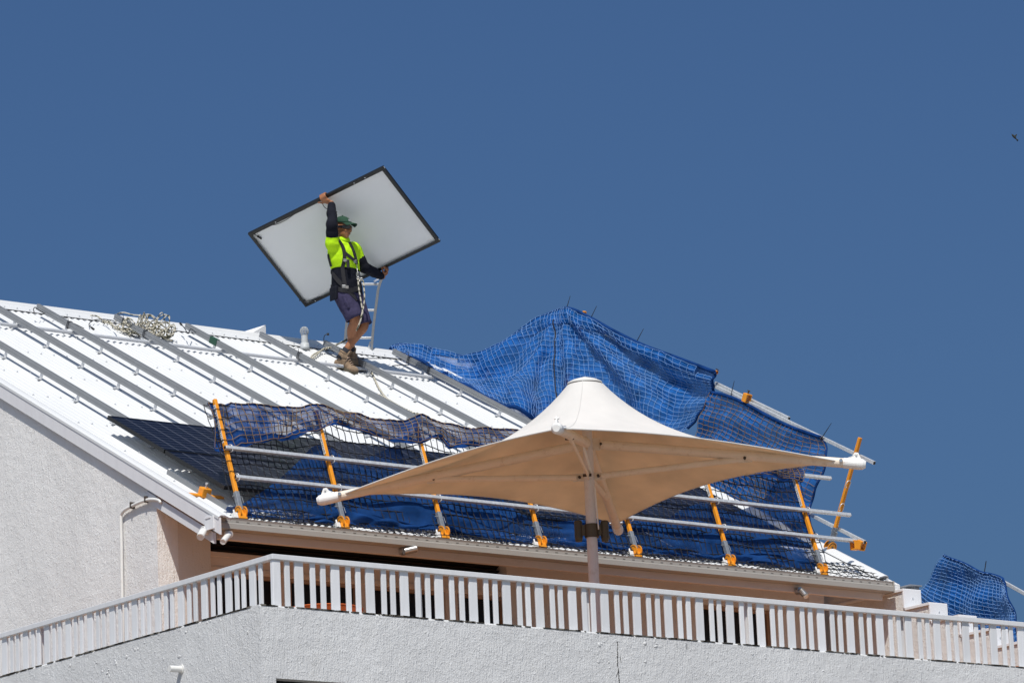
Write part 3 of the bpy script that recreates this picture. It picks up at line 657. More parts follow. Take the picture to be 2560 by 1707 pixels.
m = MB(); m.tube([c + RN * .043, c + RN * .085], .008, 8); m.tube([c + RN * .075, c + RN * .09], .014, 6); part('clamp_bolt', m, 'galv', clp)

# ------------------------------------------------------------------ things on and behind the ridge
vp = RP(*zb(1205, 435)); ve = thing('vent_pipe', 'pale grey roof vent pipe with round wire cage top left of the worker', 'vent', vp)
m = MB(); m.tube([vp, vp + V((0, 0, .03)), vp + V((0, 0, .075))], .05, 20, rad=[.062, .05, .046]); part('flashing_boot', m, 'ventgrey', ve, smooth=True)
m = MB(); m.tube([vp + V((0, 0, .06)), vp + V((0, 0, .16))], .036, 20); part('pipe', m, 'ventgrey', ve)
m = MB(); cc = vp + V((0, 0, .205))
for k in range(7):
    a = math.pi * k / 7; m.tube([cc + V((math.cos(a) * math.sin(t), math.sin(a) * math.sin(t), math.cos(t) * 1.15)) * .046 for t in [math.pi * 2 * j / 24 for j in range(25)]], .0028, 5, cap=False)
for h in (-.03, -.012, .006, .024, .038):
    r = math.sqrt(max(.046 ** 2 - (h / 1.15) ** 2, 1e-5)); m.tube([cc + V((math.cos(t) * r, math.sin(t) * r, h)) for t in [math.pi * 2 * j / 24 for j in range(25)]], .0028, 5, cap=False)
part('wire_cage', m, 'ventgrey', ve)
bp_ = RP(*zb(1425, 400)); m = MB(); m.tube(spline([bp_, bp_ + V((0, 0, .09)), bp_ + V((0, 0, .13)) + CR * .012, bp_ + V((0, 0, .145)) + CR * .04], 14), .0045, 6); m.tube([bp_ + V((0, 0, .143)) + CR * .035, bp_ + V((0, 0, .143)) + CR * .06], .014, 8); m.tube([bp_, bp_ + V((0, 0, .025))], .02, 8)
solo('cable_lead', m, 'black', bp_, 'short black cable standing up by the ridge with plug end', 'cable', smooth=True)
# triangular flashing on the ridge
fl = MB(); yf = ridge_y + .05
A_, B_, C_, D_ = on(*zb(395, 258), 1, yf), on(*zb(757, 145), 1, yf + .0), on(*zb(757, 272), 1, yf), on(*zb(700, 320), 1, yf - .05)
E_ = on(*zb(500, 300), 1, yf - .12)
bk_ = V((0.05, .35, -.05)); fl.add([A_, B_, C_, D_, E_, A_ + bk_, B_ + bk_, C_ + bk_, D_ + bk_ * .5], [(0, 1, 2, 3, 4), (0, 5, 6, 1), (1, 6, 7, 2), (2, 7, 8, 3)])
solo('ridge_flashing', fl, 'trim', A_, 'white triangular metal flashing standing up from the roof ridge', 'flashing')
# ladder behind the ridge
def z1(x, y): return (600 + x / 2.8, 400 + y / 2.8)
ldd = depth(V((RP(*z1(900, 1345)).x, ridge_y + .05, ridge_z)))
lad = thing('access_ladder', 'aluminium ladder with flared top standing behind the worker', 'ladder', atdepth(*z1(900, 1345), ldd))
rp_ = [(1003, 812), (985, 850), (968, 905), (958, 980), (945, 1080), (932, 1190), (920, 1340), (915, 1420)]
stR = [atdepth(*z1(*q), ldd - .02) for q in rp_]; LW = CR * -.30 + CU * 0
inn = spline(stR, 30); 
m = MB()
def ribbon(mb, pts, side, w, th):
    pts = [V(p) for p in pts]; R = []
    for i, p in enumerate(pts):
        d = (pts[min(i + 1, len(pts) - 1)] - pts[max(i - 1, 0)]).normalized(); u = (side - d * side.dot(d)).normalized(); v = d.cross(u)
        R.append([p + u * w / 2 + v * th / 2, p - u * w / 2 + v * th / 2, p - u * w / 2 - v * th / 2, p + u * w / 2 - v * th / 2])
    mb.loft(R)
ribbon(m, inn, CR, .028, .07); part('stile', m, 'alu', lad)
m = MB(); ribbon(m, [p + LW + CR * (0.0 if i > 12 else -.012 * (12 - i) / 2) for i, p in enumerate(inn)], CR, .028, .07); part('stile', m, 'alu', lad)
for yy in (870, 1047, 1230, 1400):
    k = min(range(31), key=lambda i: abs(proj(inn[i])[1] - z1(0, yy)[1])); m = MB(); m.bar(inn[k] + CR * -.012, inn[k] + LW, .028, .028, CU); part('rung', m, 'alubright', lad, bevel=.004)
m = MB(); m.bar(atdepth(*z1(895, 1330), ldd + .02), atdepth(*z1(912, 1270), ldd + .02), .05, .012, fw); m.tube([atdepth(*z1(900, 1318), ldd - .06), atdepth(*z1(900, 1318), ldd + .05)], .02, 10); m.bar(atdepth(*z1(895, 1330), ldd + .02) + LW, atdepth(*z1(912, 1270), ldd + .02) + LW, .05, .012, fw); part('foot_bracket', m, 'galv', lad)
m = MB(); m.bar(atdepth(*z1(985, 822), ldd), atdepth(*z1(940, 850), ldd - .05), .02, .02, fw); part('brace', m, 'alubright', lad)

# ------------------------------------------------------------------ ropes and cables on the roof
def onroofpath(pts, n, h=.02): return spline([RP(*p, h) for p in pts], n)
rc_c = RP(*za(1700, 440), .0); coil = MB(); pts = []
rnd = random.Random(3); ctr = [RP(*za(q, 430 + (q - 1480) * .12), .03) for q in (1500, 1560, 1620, 1690, 1760, 1830, 1900)]
for lob in range(24):
    c = rnd.choice(ctr) + CR * rnd.uniform(-.03, .03); w_ = rnd.uniform(.035, .10); hh = rnd.uniform(.05, .20) * (1.15 if abs(lob - 12) < 6 else .85); n_l = rnd.choice((1, 2)); ph = rnd.uniform(0, 6); dpt = rnd.uniform(-.10, .05); lean = rnd.uniform(-.08, .08)
    for k in range(9 * n_l):
        a = ph + 6.283 * k / 9; zz = .5 + .5 * math.sin(a)
        pts.append(c + CR * (w_ * math.cos(a) + lean * zz) + V((0, 0, hh * zz)) + hd * (dpt + .03 * math.cos(a * .5 + ph)))
pts = [p if p.dot(RN) > RK + .03 else p + RN * (RK + .03 - p.dot(RN)) for p in pts]
coil.tube(spline(pts, len(pts) * 4), .0052, 6)
big = [RP(*za(1335, 300), .1), RP(*za(1345, 300), .2) , ]
lp = [atdepth(*za(*q), depth(rc_c) - .03) for q in ((1330, 300), (1325, 245), (1350, 205), (1420, 190), (1520, 215), (1610, 225), (1680, 265), (1715, 330), (1720, 420))]
coil.tube(spline(lp, 50), .0065, 7)
coil.tube(onroofpath([za(1040, 220), za(1120, 232), za(1200, 290), za(1300, 340), za(1400, 380), za(1490, 420)], 60, .03), .0065, 6)
coil.tube([p + V((0, 0, .02 * math.sin(i * 1.3))) for i, p in enumerate(onroofpath([za(1180, 300), za(1260, 300), za(1330, 370), za(1440, 395), za(1500, 450)], 60, .03))], .0065, 6)
coil.tube(onroofpath([za(1860, 480), za(1930, 500), za(1985, 512)], 10, .03), .011, 6)
solo('rope_heap', coil, 'rope', rc_c, 'tangled heap of flecked white rope lying near the ridge', 'rope', smooth=True)
m = MB(); p_ = onroofpath([zc(75, 460), zc(130, 500), zc(170, 590), zc(230, 710), zc(330, 830), zc(450, 905), zc(540, 950), zc(620, 985), zc(660, 978), zc(700, 1010), zc(720, 1045)], 120, .02); m.tube(p_, .010, 7)
m.tube([p + V((.0, -.012, .004)) for p in onroofpath([zc(100, 740), zc(230, 780), zc(330, 835), zc(480, 920), zc(620, 985)], 80, .02)], .009, 7)
solo('safety_rope', m, 'rope', p_[0], 'flecked safety rope trailing down the roof from the worker boots', 'rope', smooth=True)
m = MB()
for pl in ([zb(1690, 310), zb(1560, 380), zb(1400, 440), zb(1300, 490), zb(1270, 540), zb(1285, 580)], [zb(1690, 318), zb(1500, 405), zb(1420, 420), zb(1330, 500), zb(1275, 550), zb(1285, 575)]):
    P = []
    for i, q in enumerate(pl): P.append(RP(*q, .03) if i > 2 else atdepth(*q, depth(RP(*zb(1400, 440), .03)) - .05 * (2 - i) - .02))
    m.tube(spline(P, 50), .0095, 7)
solo('rope_bight', m, 'rope', RP(*zb(1285, 580)), 'doubled rope looping from the ladder foot across the ridge left of the boots', 'rope', smooth=True)
def cable(pts, lab, h=.03, r=.005, plug=True, tie=None):
    m = MB(); P = spline([RP(*p, hh) for p, hh in zip(pts, h if isinstance(h, list) else [h] * len(pts))], 40); m.tube(P, r, 6)
    if plug: m.tube([P[-1], P[-1] + (P[-1] - P[-3]).normalized() * .07], .012, 7)
    solo('black_cable', m, 'black', P[0], lab, 'cable', smooth=True)
T_ = RH + .06
cable([za(395, 195), za(385, 150), za(405, 130), za(430, 150), za(520, 200), za(700, 260), za(860, 320), za(965, 372)], 'black cable looped round the third rail and trailing across the roof', [RH, T_, T_ + .02, T_, .08, .03, .02, .02], plug=False)
cable([za(1330, 320), za(1300, 285), za(1200, 268), za(1090, 275), za(1030, 310), za(1025, 340), za(1050, 362)], 'black cable curling out from the fourth rail with a plug on its end', [T_, T_, .07, .05, .03, .03, .03])
cable([za(2250, 420), za(2190, 380), za(2160, 430), za(2120, 370), za(2085, 330)], 'black cable on top of the fifth rail near the ridge', T_)
cable([zb(2280, 560), zb(2200, 535), zb(2000, 532), zb(1880, 533)], 'black cable running straight from the boots to the eighth rail', .07)
cable([zc(560, 425), zc(470, 425), zc(372, 432)], 'short bent black cable lying beside the eighth rail', .03, plug=False)
cable([zb(1790, 665 - 120), zb(1560, 520), zb(1450, 455), zb(1430, 420)], 'dark lead lying on the seventh rail left of the boots', T_, plug=False)
for px, lab in ((za(1320, 285), 'black cable tie round the fourth rail left of the rope heap'), (za(1560, 420), 'black cable tie round the fourth rail below the rope heap'), (za(700, 320), 'black cable tie round the third rail at the conduit'), (zb(985, 480), 'black cable tie round the sixth rail at the conduit'), (zc(655, 470), 'black cable tie round the eighth rail at the conduit'), (zc(435, 350), 'black cable tie round the eighth rail near its top')):
    p = RP(*px, RH + .03); x = min(XR, key=lambda q: abs(q - p.x)); v = vof(p); m = MB()
    for dv in (0, .025): m.tube([roofpt(x + a * .027, v + dv + .01 * a, RH + .028 + b * .036) for a, b in ((-1, -1), (-1, 1), (1, 1), (1, -1), (-1, -1))], .004, 5)
    m.tube(spline([roofpt(x - .025, v, RH + .06), roofpt(x - .04, v + .02, RH + .11), roofpt(x - .07, v + .05, RH + .08)], 8), .003, 5)
    solo('cable_tie', m, 'tie', roofpt(x, v, RH), lab, 'cable tie')
q = RP(*zb(60, 320), RH + .03); x = XR[4]; v = vof(q); m = MB(); R = []
for dv in (-.08, .06): R.append([roofpt(x + a * .021, v + dv, RH + .030 + b * .035) for a, b in ((-1, -1), (-1, 1), (1, 1), (1, -1))])
m.loft(R); solo('green_tape', m, 'teal', roofpt(x, v, RH), 'green tape wound round the fifth mounting rail', 'tape')
#PART3
# ------------------------------------------------------------------ edge protection: posts
def z7(x, y): return (1600 + x / 2.8, 900 + y / 2.8)
def z5(x, y): return (960 + x / 3.136, 720 + y / 3.136)
TILT = math.radians(18.5); PA = V((0, math.sin(TILT), math.cos(TILT))); PN = V((0, -math.cos(TILT), math.sin(TILT)))
PB = V((0, yg + .07, zg + .072)); PK = PB.dot(PN)
def PP(x, y, off=0.0): return onplane(x, y, PN, PK + off)
PLEN = 1.0 * (PP(530, 990) - PP(603, 1272)).length
print('post length', PLEN)
def post_meshes(L):
    d = {}
    m = MB(); m.box((-.017, -.017, .20), (.017, .017, L)); d['tube'] = (m.mesh('tube'), 'orange', .003)
    m = MB(); m.box((-.021, -.021, .02), (.021, .021, .205)); m.tube([(-.05, 0, .16), (.05, 0, .16)], .006, 6); m.tube([(.05, 0, .16), (.055, .0, .10)], .004, 5); d['sleeve'] = (m.mesh('sleeve'), 'sleeve', .003)
    m = MB(); m.box((-.05, -.028, -.075), (.04, .028, -.02)); m.box((-.022, -.016, -.03), (.022, .016, .03)); d['base_bracket'] = (m.mesh('base_bracket'), 'orange', .004)
    m = MB(); m.box((-.095, -.022, -.07), (-.052, .022, -.015)); m.tube([(-.073, 0, -.015), (-.073, 0, .02)], .009, 6); d['base_block'] = (m.mesh('base_block'), 'pvc', .003)
    for s, nm in ((-1, 'hinge_disc'), (1, 'hinge_disc_b')):
        m = MB(); ring = []; n = 20; x = s * .030
        m.tube([(x - .004, 0, 0), (x + .004, 0, 0)], .058, 24)
        d[nm] = (m.mesh('hinge_disc'), 'orange', 0)
    m = MB()
    for s in (-1, 1):
        for k in range(9):
            a = math.pi * (.1 + .8 * k / 8); m.tube([(s * .030 - .0047, math.cos(a) * .044, math.sin(a) * .044), (s * .030 + .0047, math.cos(a) * .044, math.sin(a) * .044)], .006, 8)
        m.tube([(s * .03 - .012, 0, 0), (s * .03 + .012, 0, 0)], .011, 6)
    d['pin_holes'] = (m.mesh('pin_holes'), 'rust', 0)
    m = MB(); m.box((-.0185, -.015, L * .61), (-.0175, .015, L * .95)); d['label_strip'] = (m.mesh('label_strip'), 'label', 0)
    cu = bpy.data.curves.new('txt', 'FONT'); cu.body = 'BUTLIN.COM.AU'; cu.size = .028; to = bpy.data.objects.new('txt', cu); COL.objects.link(to)
    dg_ = bpy.context.evaluated_depsgraph_get(); dg_.update(); tm = bpy.data.meshes.new_from_object(to.evaluated_get(dg_)); bpy.data.objects.remove(to); bpy.data.curves.remove(cu)
    wx = max(v.co.x for v in tm.vertices); s_x = L * .31 / wx
    for v in tm.vertices: v.co = (-.0190, v.co.y - .0098, L * .625 + v.co.x * s_x)
    tm.materials.clear(); d['label_text'] = (tm, 'black', 0)
    return d
def hook_mesh():
    m = MB(); P = [V((.022, -.02, -.03)), V((.03, -.045, -.03)), V((.036, -.05, .0)), V((.036, -.04, .035)), V((.03, -.01, .045)), V((.026, .012, .03)), V((.026, .012, -.03))]
    m.tube(spline(P, 24), .0045, 6); return m.mesh('rail_hook')
pmesh = post_meshes(PLEN); hk = hook_mesh()
def place_post(base, axis, out, label, hooks, skip=()):
    z = V(axis).normalized(); y = (V(out) * -1); y = (y - z * y.dot(z)).normalized(); x = y.cross(z)
    rot = Matrix((x, y, z)).transposed().to_euler()
    t = thing('guard_post', label, 'guard post', base, 'orange edge protection posts')
    for k, (me, mm, bv) in pmesh.items():
        if k in skip: continue
        inst(k.replace('_b', '') if k == 'hinge_disc_b' else k, me, mm, t, base, rot, bevel=bv)
    for h in hooks: inst('rail_hook', hk, 'galv', t, V(base) + z * h, rot)
    return t
bases = [(601, 1276), (857, 1302), (1108, 1329), (1352, 1356), (1590, 1380), (1825, 1404), (2055, 1424)]
labs = ['orange guard post at the left end of the front net, standing clear above it', 'second orange guard post from the left, behind the left parasol tip', 'orange guard post under the left half of the parasol canopy',
        'orange guard post just left of the parasol mast', 'orange guard post just right of the parasol mast', 'orange guard post under the right half of the parasol canopy', 'orange guard post at the right end of the gutter']
up_r = [PP(558, 1129), PP(2118, 1287)]; lo_r = [PP(582, 1192), PP(2136, 1361)]
hU = ((up_r[0] + up_r[1]) / 2 - PB).dot(PA); hL = ((lo_r[0] + lo_r[1]) / 2 - PB).dot(PA)
print('rail heights', hU, hL)
POSTS = []
for (px, py), lab in zip(bases, labs):
    b = PP(px, py); b = V((b.x, PB.y, PB.z)); POSTS.append(b)
    place_post(b, PA, PN, lab, (hU, hL))
# verge posts, square to the slope
xv = xr - .05
vb = on(2064, 1408, 0, xv); va_ = vof(vb)
place_post(roofpt(xv, va_, .06), RN, V((-1, 0, 0)), 'orange guard post on the right verge, leaning out over the gutter corner', (.42, .66, .95))
vq = on(1462, 778, 0, xv + .14); vv = vof(vq); place_post(roofpt(xv + .14, vv, vq.dot(RN) - RK - PLEN), RN, V((-1, 0, 0)), 'orange guard post tip showing above the peak of the big blue net', (.95,))
# ------------------------------------------------------------------ guard rails (tubes)
def rbar(a, b, lab, w_=.035, m_='galv'):
    m = MB(); m.bar(a, b, w_, w_ * .9, PN); t = thing('guard_rail', lab, 'guard rail', a, 'galvanised edge protection rails'); part('square_tube', m, m_, t, bevel=.003)
    for s, e in ((a, b), (b, a)):
        d = (V(s) - V(e)).normalized(); mm = MB(); mm.bar(V(s) + d * .0005, V(s) + d * .004, w_ * .8, w_ * .7, PN); part('end_plug', mm, 'black', t)
off = PN * .04
def front_rail(h, xa_, xb_, lab, o=.04): rbar(V((xa_, PB.y, PB.z)) + PA * h + PN * o, V((xb_, PB.y, PB.z)) + PA * h + PN * o, lab)
front_rail(hU, PP(558, 1129).x, PP(2118, 1287).x, 'upper galvanised guard rail along the front posts')
front_rail(hL, PP(582, 1192).x, PP(2136, 1361).x, 'lower galvanised guard rail along the front posts')
q1, q2 = PP(1940, 1180, -.06), PP(2076, 1193, -.06); rbar(q1, V((q2.x, q1.y, q1.z)), 'short galvanised rail end poking out at the right of the canopy')
def vrail(pa, pb, X, lab, extra=0):
    a = on(*pa, 0, X); b = on(*pb, 0, X); h = ((a - RO).dot(RN) + (b - RO).dot(RN)) / 2; rbar(roofpt(X, vof(a) + extra, h), roofpt(X, vof(b), h), lab)
vrail(z7(520, 172), z7(1638, 728), xv + .05, 'long galvanised top rail along the right verge, its end past the parasol tip', 2.2)
vrail(z7(530, 158), z7(1042, 412), xv + .10, 'shorter galvanised rail doubled on the verge top rail')
vrail(z7(1205, 1090), z7(1575, 1270), xv + .05, 'lower galvanised verge rail ending in black plug beside the orange clamps', 1.2)
def clampthing(p, ax, lab, s=1.0, screw=True):
    t = thing('rail_clamp', lab, 'clamp', p, 'orange rail clamps'); m = MB(); a = V(ax).normalized(); b = V((0, 0, 1)) - a * a.z; b.normalize(); c = a.cross(b)
    for k in (-1, 1): m.obox(p + c * k * .028 * s, a * .03 * s, b * .04 * s, c * .006 * s)
    m.obox(p + b * .036 * s, a * .03 * s, b * .006 * s, c * .0219 * s); m.obox(p - b * .036 * s, a * .03 * s, b * .006 * s, c * .0219 * s); part('yoke', m, 'orange', t, bevel=.003)
    if screw:
        m = MB(); m.tube([p + b * .043 * s, p + b * .075 * s], .008 * s, 8); m.bar(p + b * .07 * s - a * .02, p + b * .07 * s + a * .02, .008, .01); part('thumb_screw', m, 'rust', t)
clampthing(on(*z7(748, 265), 0, xv + .02), RS, 'orange clamp with thumbscrew on the verge top rail', 1.1)
clampthing(PP(*z7(1505, 1295), .03), (1, 0, 0), 'orange clamp on the right end of the lower front rail', 1.15, False)
clampthing(on(*z7(1548, 1295), 0, xv + .05), RS, 'orange clamp on the end of the lower verge rail', 1.15, False)
clampthing(on(*z7(535, 85), 0, xv + .04), RS, 'small orange clamp at the right top corner of the big blue net', .45)

# ------------------------------------------------------------------ nets
def surface(ctrl, nu, nv):                       # ctrl[col][row] -> fine grid
    cols = [spline(c, nv) for c in ctrl]
    G = [[None] * (nv + 1) for _ in range(nu + 1)]
    for j in range(nv + 1):
        ln = spline([c[j] for c in cols], nu)
        for i in range(nu + 1): G[i][j] = ln[i]
    return G
def normals(G):
    nu = len(G); nv = len(G[0]); N = [[None] * nv for _ in range(nu)]
    for i in range(nu):
        for j in range(nv):
            a = G[min(i + 1, nu - 1)][j] - G[max(i - 1, 0)][j]; b = G[i][min(j + 1, nv - 1)] - G[i][max(j - 1, 0)]; n = a.cross(b)
            n = n.normalized() if n.length > 1e-9 else V((0, -1, 0))
            if n.dot(fw) > 0: n = -n
            N[i][j] = n
    return N
def ruffle(G, fn):
    N = normals(G); return [[G[i][j] + N[i][j] * fn(i / (len(G) - 1), j / (len(G[0]) - 1)) for j in range(len(G[0]))] for i in range(len(G))]
def strands(G, su, sv, off, r, jit=.004):
    N = normals(G); m = MB(); nu = len(G); nv = len(G[0]); rr = random.Random(11)
    H = [[G[i][j] + N[i][j] * off + V((rr.uniform(-jit, jit), rr.uniform(-jit, jit), rr.uniform(-jit, jit))) for j in range(nv)] for i in range(nu)]
    for i in range(0, nu, su): m.tube([H[i][j] for j in range(nv)], r, 4, cap=False)
    for j in range(0, nv, sv): m.tube([H[i][j] for i in range(nu)], r, 4, cap=False)
    return m
def netthing(name, label, cat, G, su, sv, cloth, strand, r=.004, off=.012, base=None, hem=None):
    base = base or G[0][-1]; t = thing(name, label, cat, base)
    if cloth: m = MB(); m.grid(G); part('shade_cloth', m, cloth, t, smooth=True)
    part('net_strands', strands(G, su, sv, off, r), strand, t, smooth=True, kind='stuff')
    if hem:
        for nm, pts, rad in hem: m = MB(); m.tube(pts, rad, 7); part(nm, m, 'bluehem', t, smooth=True)
    return t
S_ = math.sin
# -- the big blue net on the right verge and down onto the roof
xH = XR[-1]
cols = [  # (region-5 pixels top..bottom, x-plane top, x-plane bottom)
 ([(55, 498), (70, 503), (85, 508), (100, 522)], xH + .22, xH + .14),
 ([(130, 470), (175, 500), (220, 540), (270, 590)], xH + .45, xH + .16),
 ([(270, 472), (290, 535), (330, 610), (430, 690)], xH + .62, xH + .17),
 ([(430, 522), (450, 600), (500, 680), (600, 772)], xH + .80, xH + .17),
 ([(620, 545), (650, 640), (700, 720), (790, 870)], xH + .9, xH + .18),
 ([(800, 505), (820, 620), (870, 725), (960, 960)], xv - .28, xH + .22),
 ([(960, 420), (970, 560), (1010, 730), (1090, 1020)], xv - .18, xH + .30),
 ([(1130, 310), (1130, 490), (1150, 740), (1190, 1050)], xv - .08, xH + .55),
 ([(1290, 212), (1280, 430), (1270, 700), (1290, 1160)], xv, xv - .35),
 ([(1395, 168), (1400, 420), (1420, 720), (1420, 1200)], xv + .03, xv - .2),
 ([(1480, 172), (1520, 420), (1570, 720), (1570, 1220)], xv + .03, xv - .12),
 ([(1620, 240), (1690, 460), (1760, 740), (1750, 1230)], xv + .03, xv - .08),
 ([(1830, 352), (1880, 560), (1930, 800), (1920, 1240)], xv + .03, xv - .06),
 ([(2060, 462), (2080, 650), (2100, 860), (2080, 1240)], xv + .03, xv - .05),
 ([(2330, 560), (2320, 740), (2300, 960), (2250, 1220)], xv + .03, xv - .04),
 ([(2615, 668), (2570, 780), (2500, 940), (2412, 1108)], xv + .03, xv - .03)]
ctrl = []
for px, xt, xb_ in cols:
    c = []
    for k, q in enumerate(px):
        p = on(*z5(*q), 0, lerp(xt, xb_, k / 3))
        h = (p - RO).dot(RN)
        if h < .035 and vof(p) < vr: p = p + RN * (.035 - h)
        c.append(p)
    ctrl.append(c)
G = surface(ctrl, 210, 66)
def drape(u, v):
    w_ = min(1, max(0, (.56 - u) / .18)); w_ = w_ * w_ * (3 - 2 * w_)
    left = .05 * math.exp(-((v - .08) / .10) ** 2) - .13 * math.exp(-((v - .40) / .15) ** 2) + .05 * math.exp(-((v - .88) / .12) ** 2)
    th = math.atan2((u - .605) * 2.6, v + .06); rad_ = math.hypot((u - .605) * 2.6, v)
    fold = (.055 * S_(th * 9.5 + .6) + .025 * S_(th * 21)) * min(1, rad_ * 1.6) * (1 if u > .4 else max(0, (u - .25) / .15))
    return w_ * left + fold * .85 + .010 * S_(v * 30 + u * 41) + .010 * S_(u * 90 + v * 13) * (.4 + v * .5)
G = ruffle(G, drape)
bt = netthing('safety_net', 'big bright blue net draped over the right verge behind the parasol peak', 'net', G, 3, 3, 'bluecloth', 'strandlight', r=.0026, base=ctrl[4][3],
         hem=[('top_hem', [G[i][0] + V((0, 0, .004)) for i in range(0, 211, 2)], .022), ('side_hem', [G[-1][j] for j in range(67)], .016), ('lower_roll', [G[i][-1] + RN * .01 for i in range(6, 110, 2)], .024)])
# folded-over strip along the drooping top edge (second layer)
F = [[G[i][0] + (G[i][10] - G[i][0]) * (j / 8) + normals([[G[i][0], G[i][4]], [G[min(i + 3, 210)][0], G[min(i + 3, 210)][4]]])[0][0] * (.02 + .02 * S_(j / 8 * 3.1)) for j in range(9)] for i in range(12, 205)]
m = MB(); m.grid(F); part('folded_strip', m, 'bluecloth', bt, smooth=True); part('strip_strands', strands(F, 3, 3, .012, .0026), 'strandlight', bt, smooth=True, kind='stuff')
# seam down the net below its peak
sp2 = [G[118][j] for j in range(0, 67, 2)]
m = MB(); m.tube([p - fw * .02 for p in sp2], .007, 6); part('dark_lacing', m, 'strap', bt, smooth=True)

# -- brown meshed net on the lower verge, down to the gutter corner
top = [z7(500, 228), z7(640, 262), z7(800, 338), z7(960, 428), z7(1110, 488), z7(1262, 540)]
ctrl = []
right = [z7(1262, 540), z7(1300, 640), z7(1288, 760), z7(1240, 910), z7(1203, 1020), z7(1198, 1180), z7(1188, 1330)]
for i, q in enumerate(top):
    a = on(*q, 0, xv + .02); hh = (a - RO).dot(RN)
    if i < 5: ctrl.append([a - RN * (hh - .04) * k / 6 + V((-.05 * S_(k / 6 * 3.14), 0, 0)) for k in range(7)])
    else: ctrl.append([on(*r_, 0, xv + .02 - .012 * k) for k, r_ in enumerate(right)])
G2 = surface(ctrl, 66, 57)
G2 = ruffle(G2, lambda u, v: .018 * S_(u * 17 + v * 6) + .012 * S_(v * 24 + u * 9) + .02 * S_(u * 7) * v)
netthing('safety_net', 'blue net with brown twine between the big blue net and gutter corner', 'net', G2, 3, 3, 'bluecloth', 'strandbrown', r=.0032, base=G2[0][-1],
         hem=[('top_hem', [G2[i][0] for i in range(0, 67, 2)], .02), ('side_hem', [G2[-1][j] for j in range(58)], .014)])

# -- front net: flap folded over the top, black mesh below
x0f, x1f = PP(538, 1100).x, PP(2030, 1290).x
topf = [(185, 145), (300, 155), (430, 175), (600, 192), (760, 208), (850, 192), (940, 172), (1030, 187), (1150, 240), (1300, 266), (1500, 296), (1640, 300), (1770, 262), (1860, 292), (1950, 322), (2190, 360)]
hemf = [(270, 490), (400, 484), (600, 455), (740, 425), (880, 388), (1000, 358), (1080, 325), (1200, 325), (1300, 370), (1450, 425), (1620, 462), (1780, 470), (1860, 440), (1935, 425), (1990, 490), (2195, 492)]
tb_ = [((PP(*z4(*q)).x), ((PP(*z4(*q)) - PB).dot(PA))) for q in topf]; hb_ = [((PP(*z4(*q)).x), ((PP(*z4(*q)) - PB).dot(PA))) for q in hemf]
tt = tb_[-1][1]; ht = hb_[-1][1]
extra = [(1.0, .05, .02), (1.9, -.02, .05), (2.9, .04, -.02), (3.7, -.03, .04), (4.4, .02, .0), (5.2, 0.02, .03)]
for dx, a, b in extra:
    if tb_[-1][0] + .2 < x1f: tb_.append((tb_[len(topf) - 1][0] + dx, tt + a)); hb_.append((hb_[len(hemf) - 1][0] + dx, ht + b))
def FP(x, h, o=0.0): return V((x, PB.y, PB.z)) + PA * h + PN * o
nfx = int((x1f - x0f) / .0235); nfx -= nfx % 3
flap = [[None] * 13 for _ in range(nfx + 1)]
for i in range(nfx + 1):
    x = lerp(x0f + .02, x1f, i / nfx); a = interp(x, tb_); b = interp(x, hb_)
    for j in range(13):
        t = j / 12; flap[i][j] = FP(x + .02 * S_(x * 9 + t * 3), lerp(a, b, t), (.035 if x > x0f + .25 else -.03) + .02 * S_(t * 3.1) + .015 * S_(x * 7.3 + t * 2) + .012 * S_(x * 17 + t * 5))
fn = netthing('safety_net', 'long front net along the gutter, brown twine flap folded over above black mesh', 'net', flap, 3, 2, 'bluecloth2', 'strandbrown', r=.0036, off=.012, base=FP(x0f, 0),
              hem=[('top_hem', [flap[i][0] for i in range(0, nfx + 1, 2)], .009)])
fcl = [o for o in fn.children if o.name.startswith('shade_cloth')][0]; fcl.name = 'flap_cloth'
m = MB(); m.grid([[flap[i][11] + PN * .008 + PA * .012 * S_(i * .37), flap[i][12] + PN * .012, flap[i][12] - PA * (.022 + .014 * S_(i * .23) + .008 * S_(i * .71)) + PN * (.004 + .01 * S_(i * .5))] for i in range(nfx + 1)]); part('flap_hem', m, 'bluehem', fn, smooth=True)
low = [[None] * 31 for _ in range(nfx + 1)]
for i in range(nfx + 1):
    x = lerp(x0f, x1f, i / nfx); a = interp(x, tb_) - .02
    for j in range(31):
        t = j / 30; xx_ = x + (0.10 * t * (1 - min(1, (x - x0f) / .4)))
        low[i][j] = FP(xx_ + .012 * S_(x * 5 + t * 8), lerp(a, -.04, t), -.022 - .03 * S_(t * 3.1) * (1 - t) + .02 * S_(x * 3.1 + t * 4) * t + .012 * S_(x * 11 + t * 9))
part('black_mesh', strands(low, 3, 3, 0, .005), 'strandblack', fn, smooth=True, kind='stuff')
# left selvedge laced to the first post
m = MB()
for k in range(26):
    t = k / 26; c = FP(POSTS[0].x, PLEN * (.35 + .6 * t)); m.tube([c + V((.026 * math.cos(a), 0, 0)) + PN * .026 * math.sin(a) + PA * (.012 * a / 6.28) for a in [6.283 * q / 8 for q in range(9)]] if k % 4 == 0 else [c + V((-.03, 0, 0)), c + V((-.055, 0, 0)) + PA * .015, c + V((-.03, 0, 0)) + PA * .03], .0036, 4)
part('lacing', m, 'strandblack', fn)
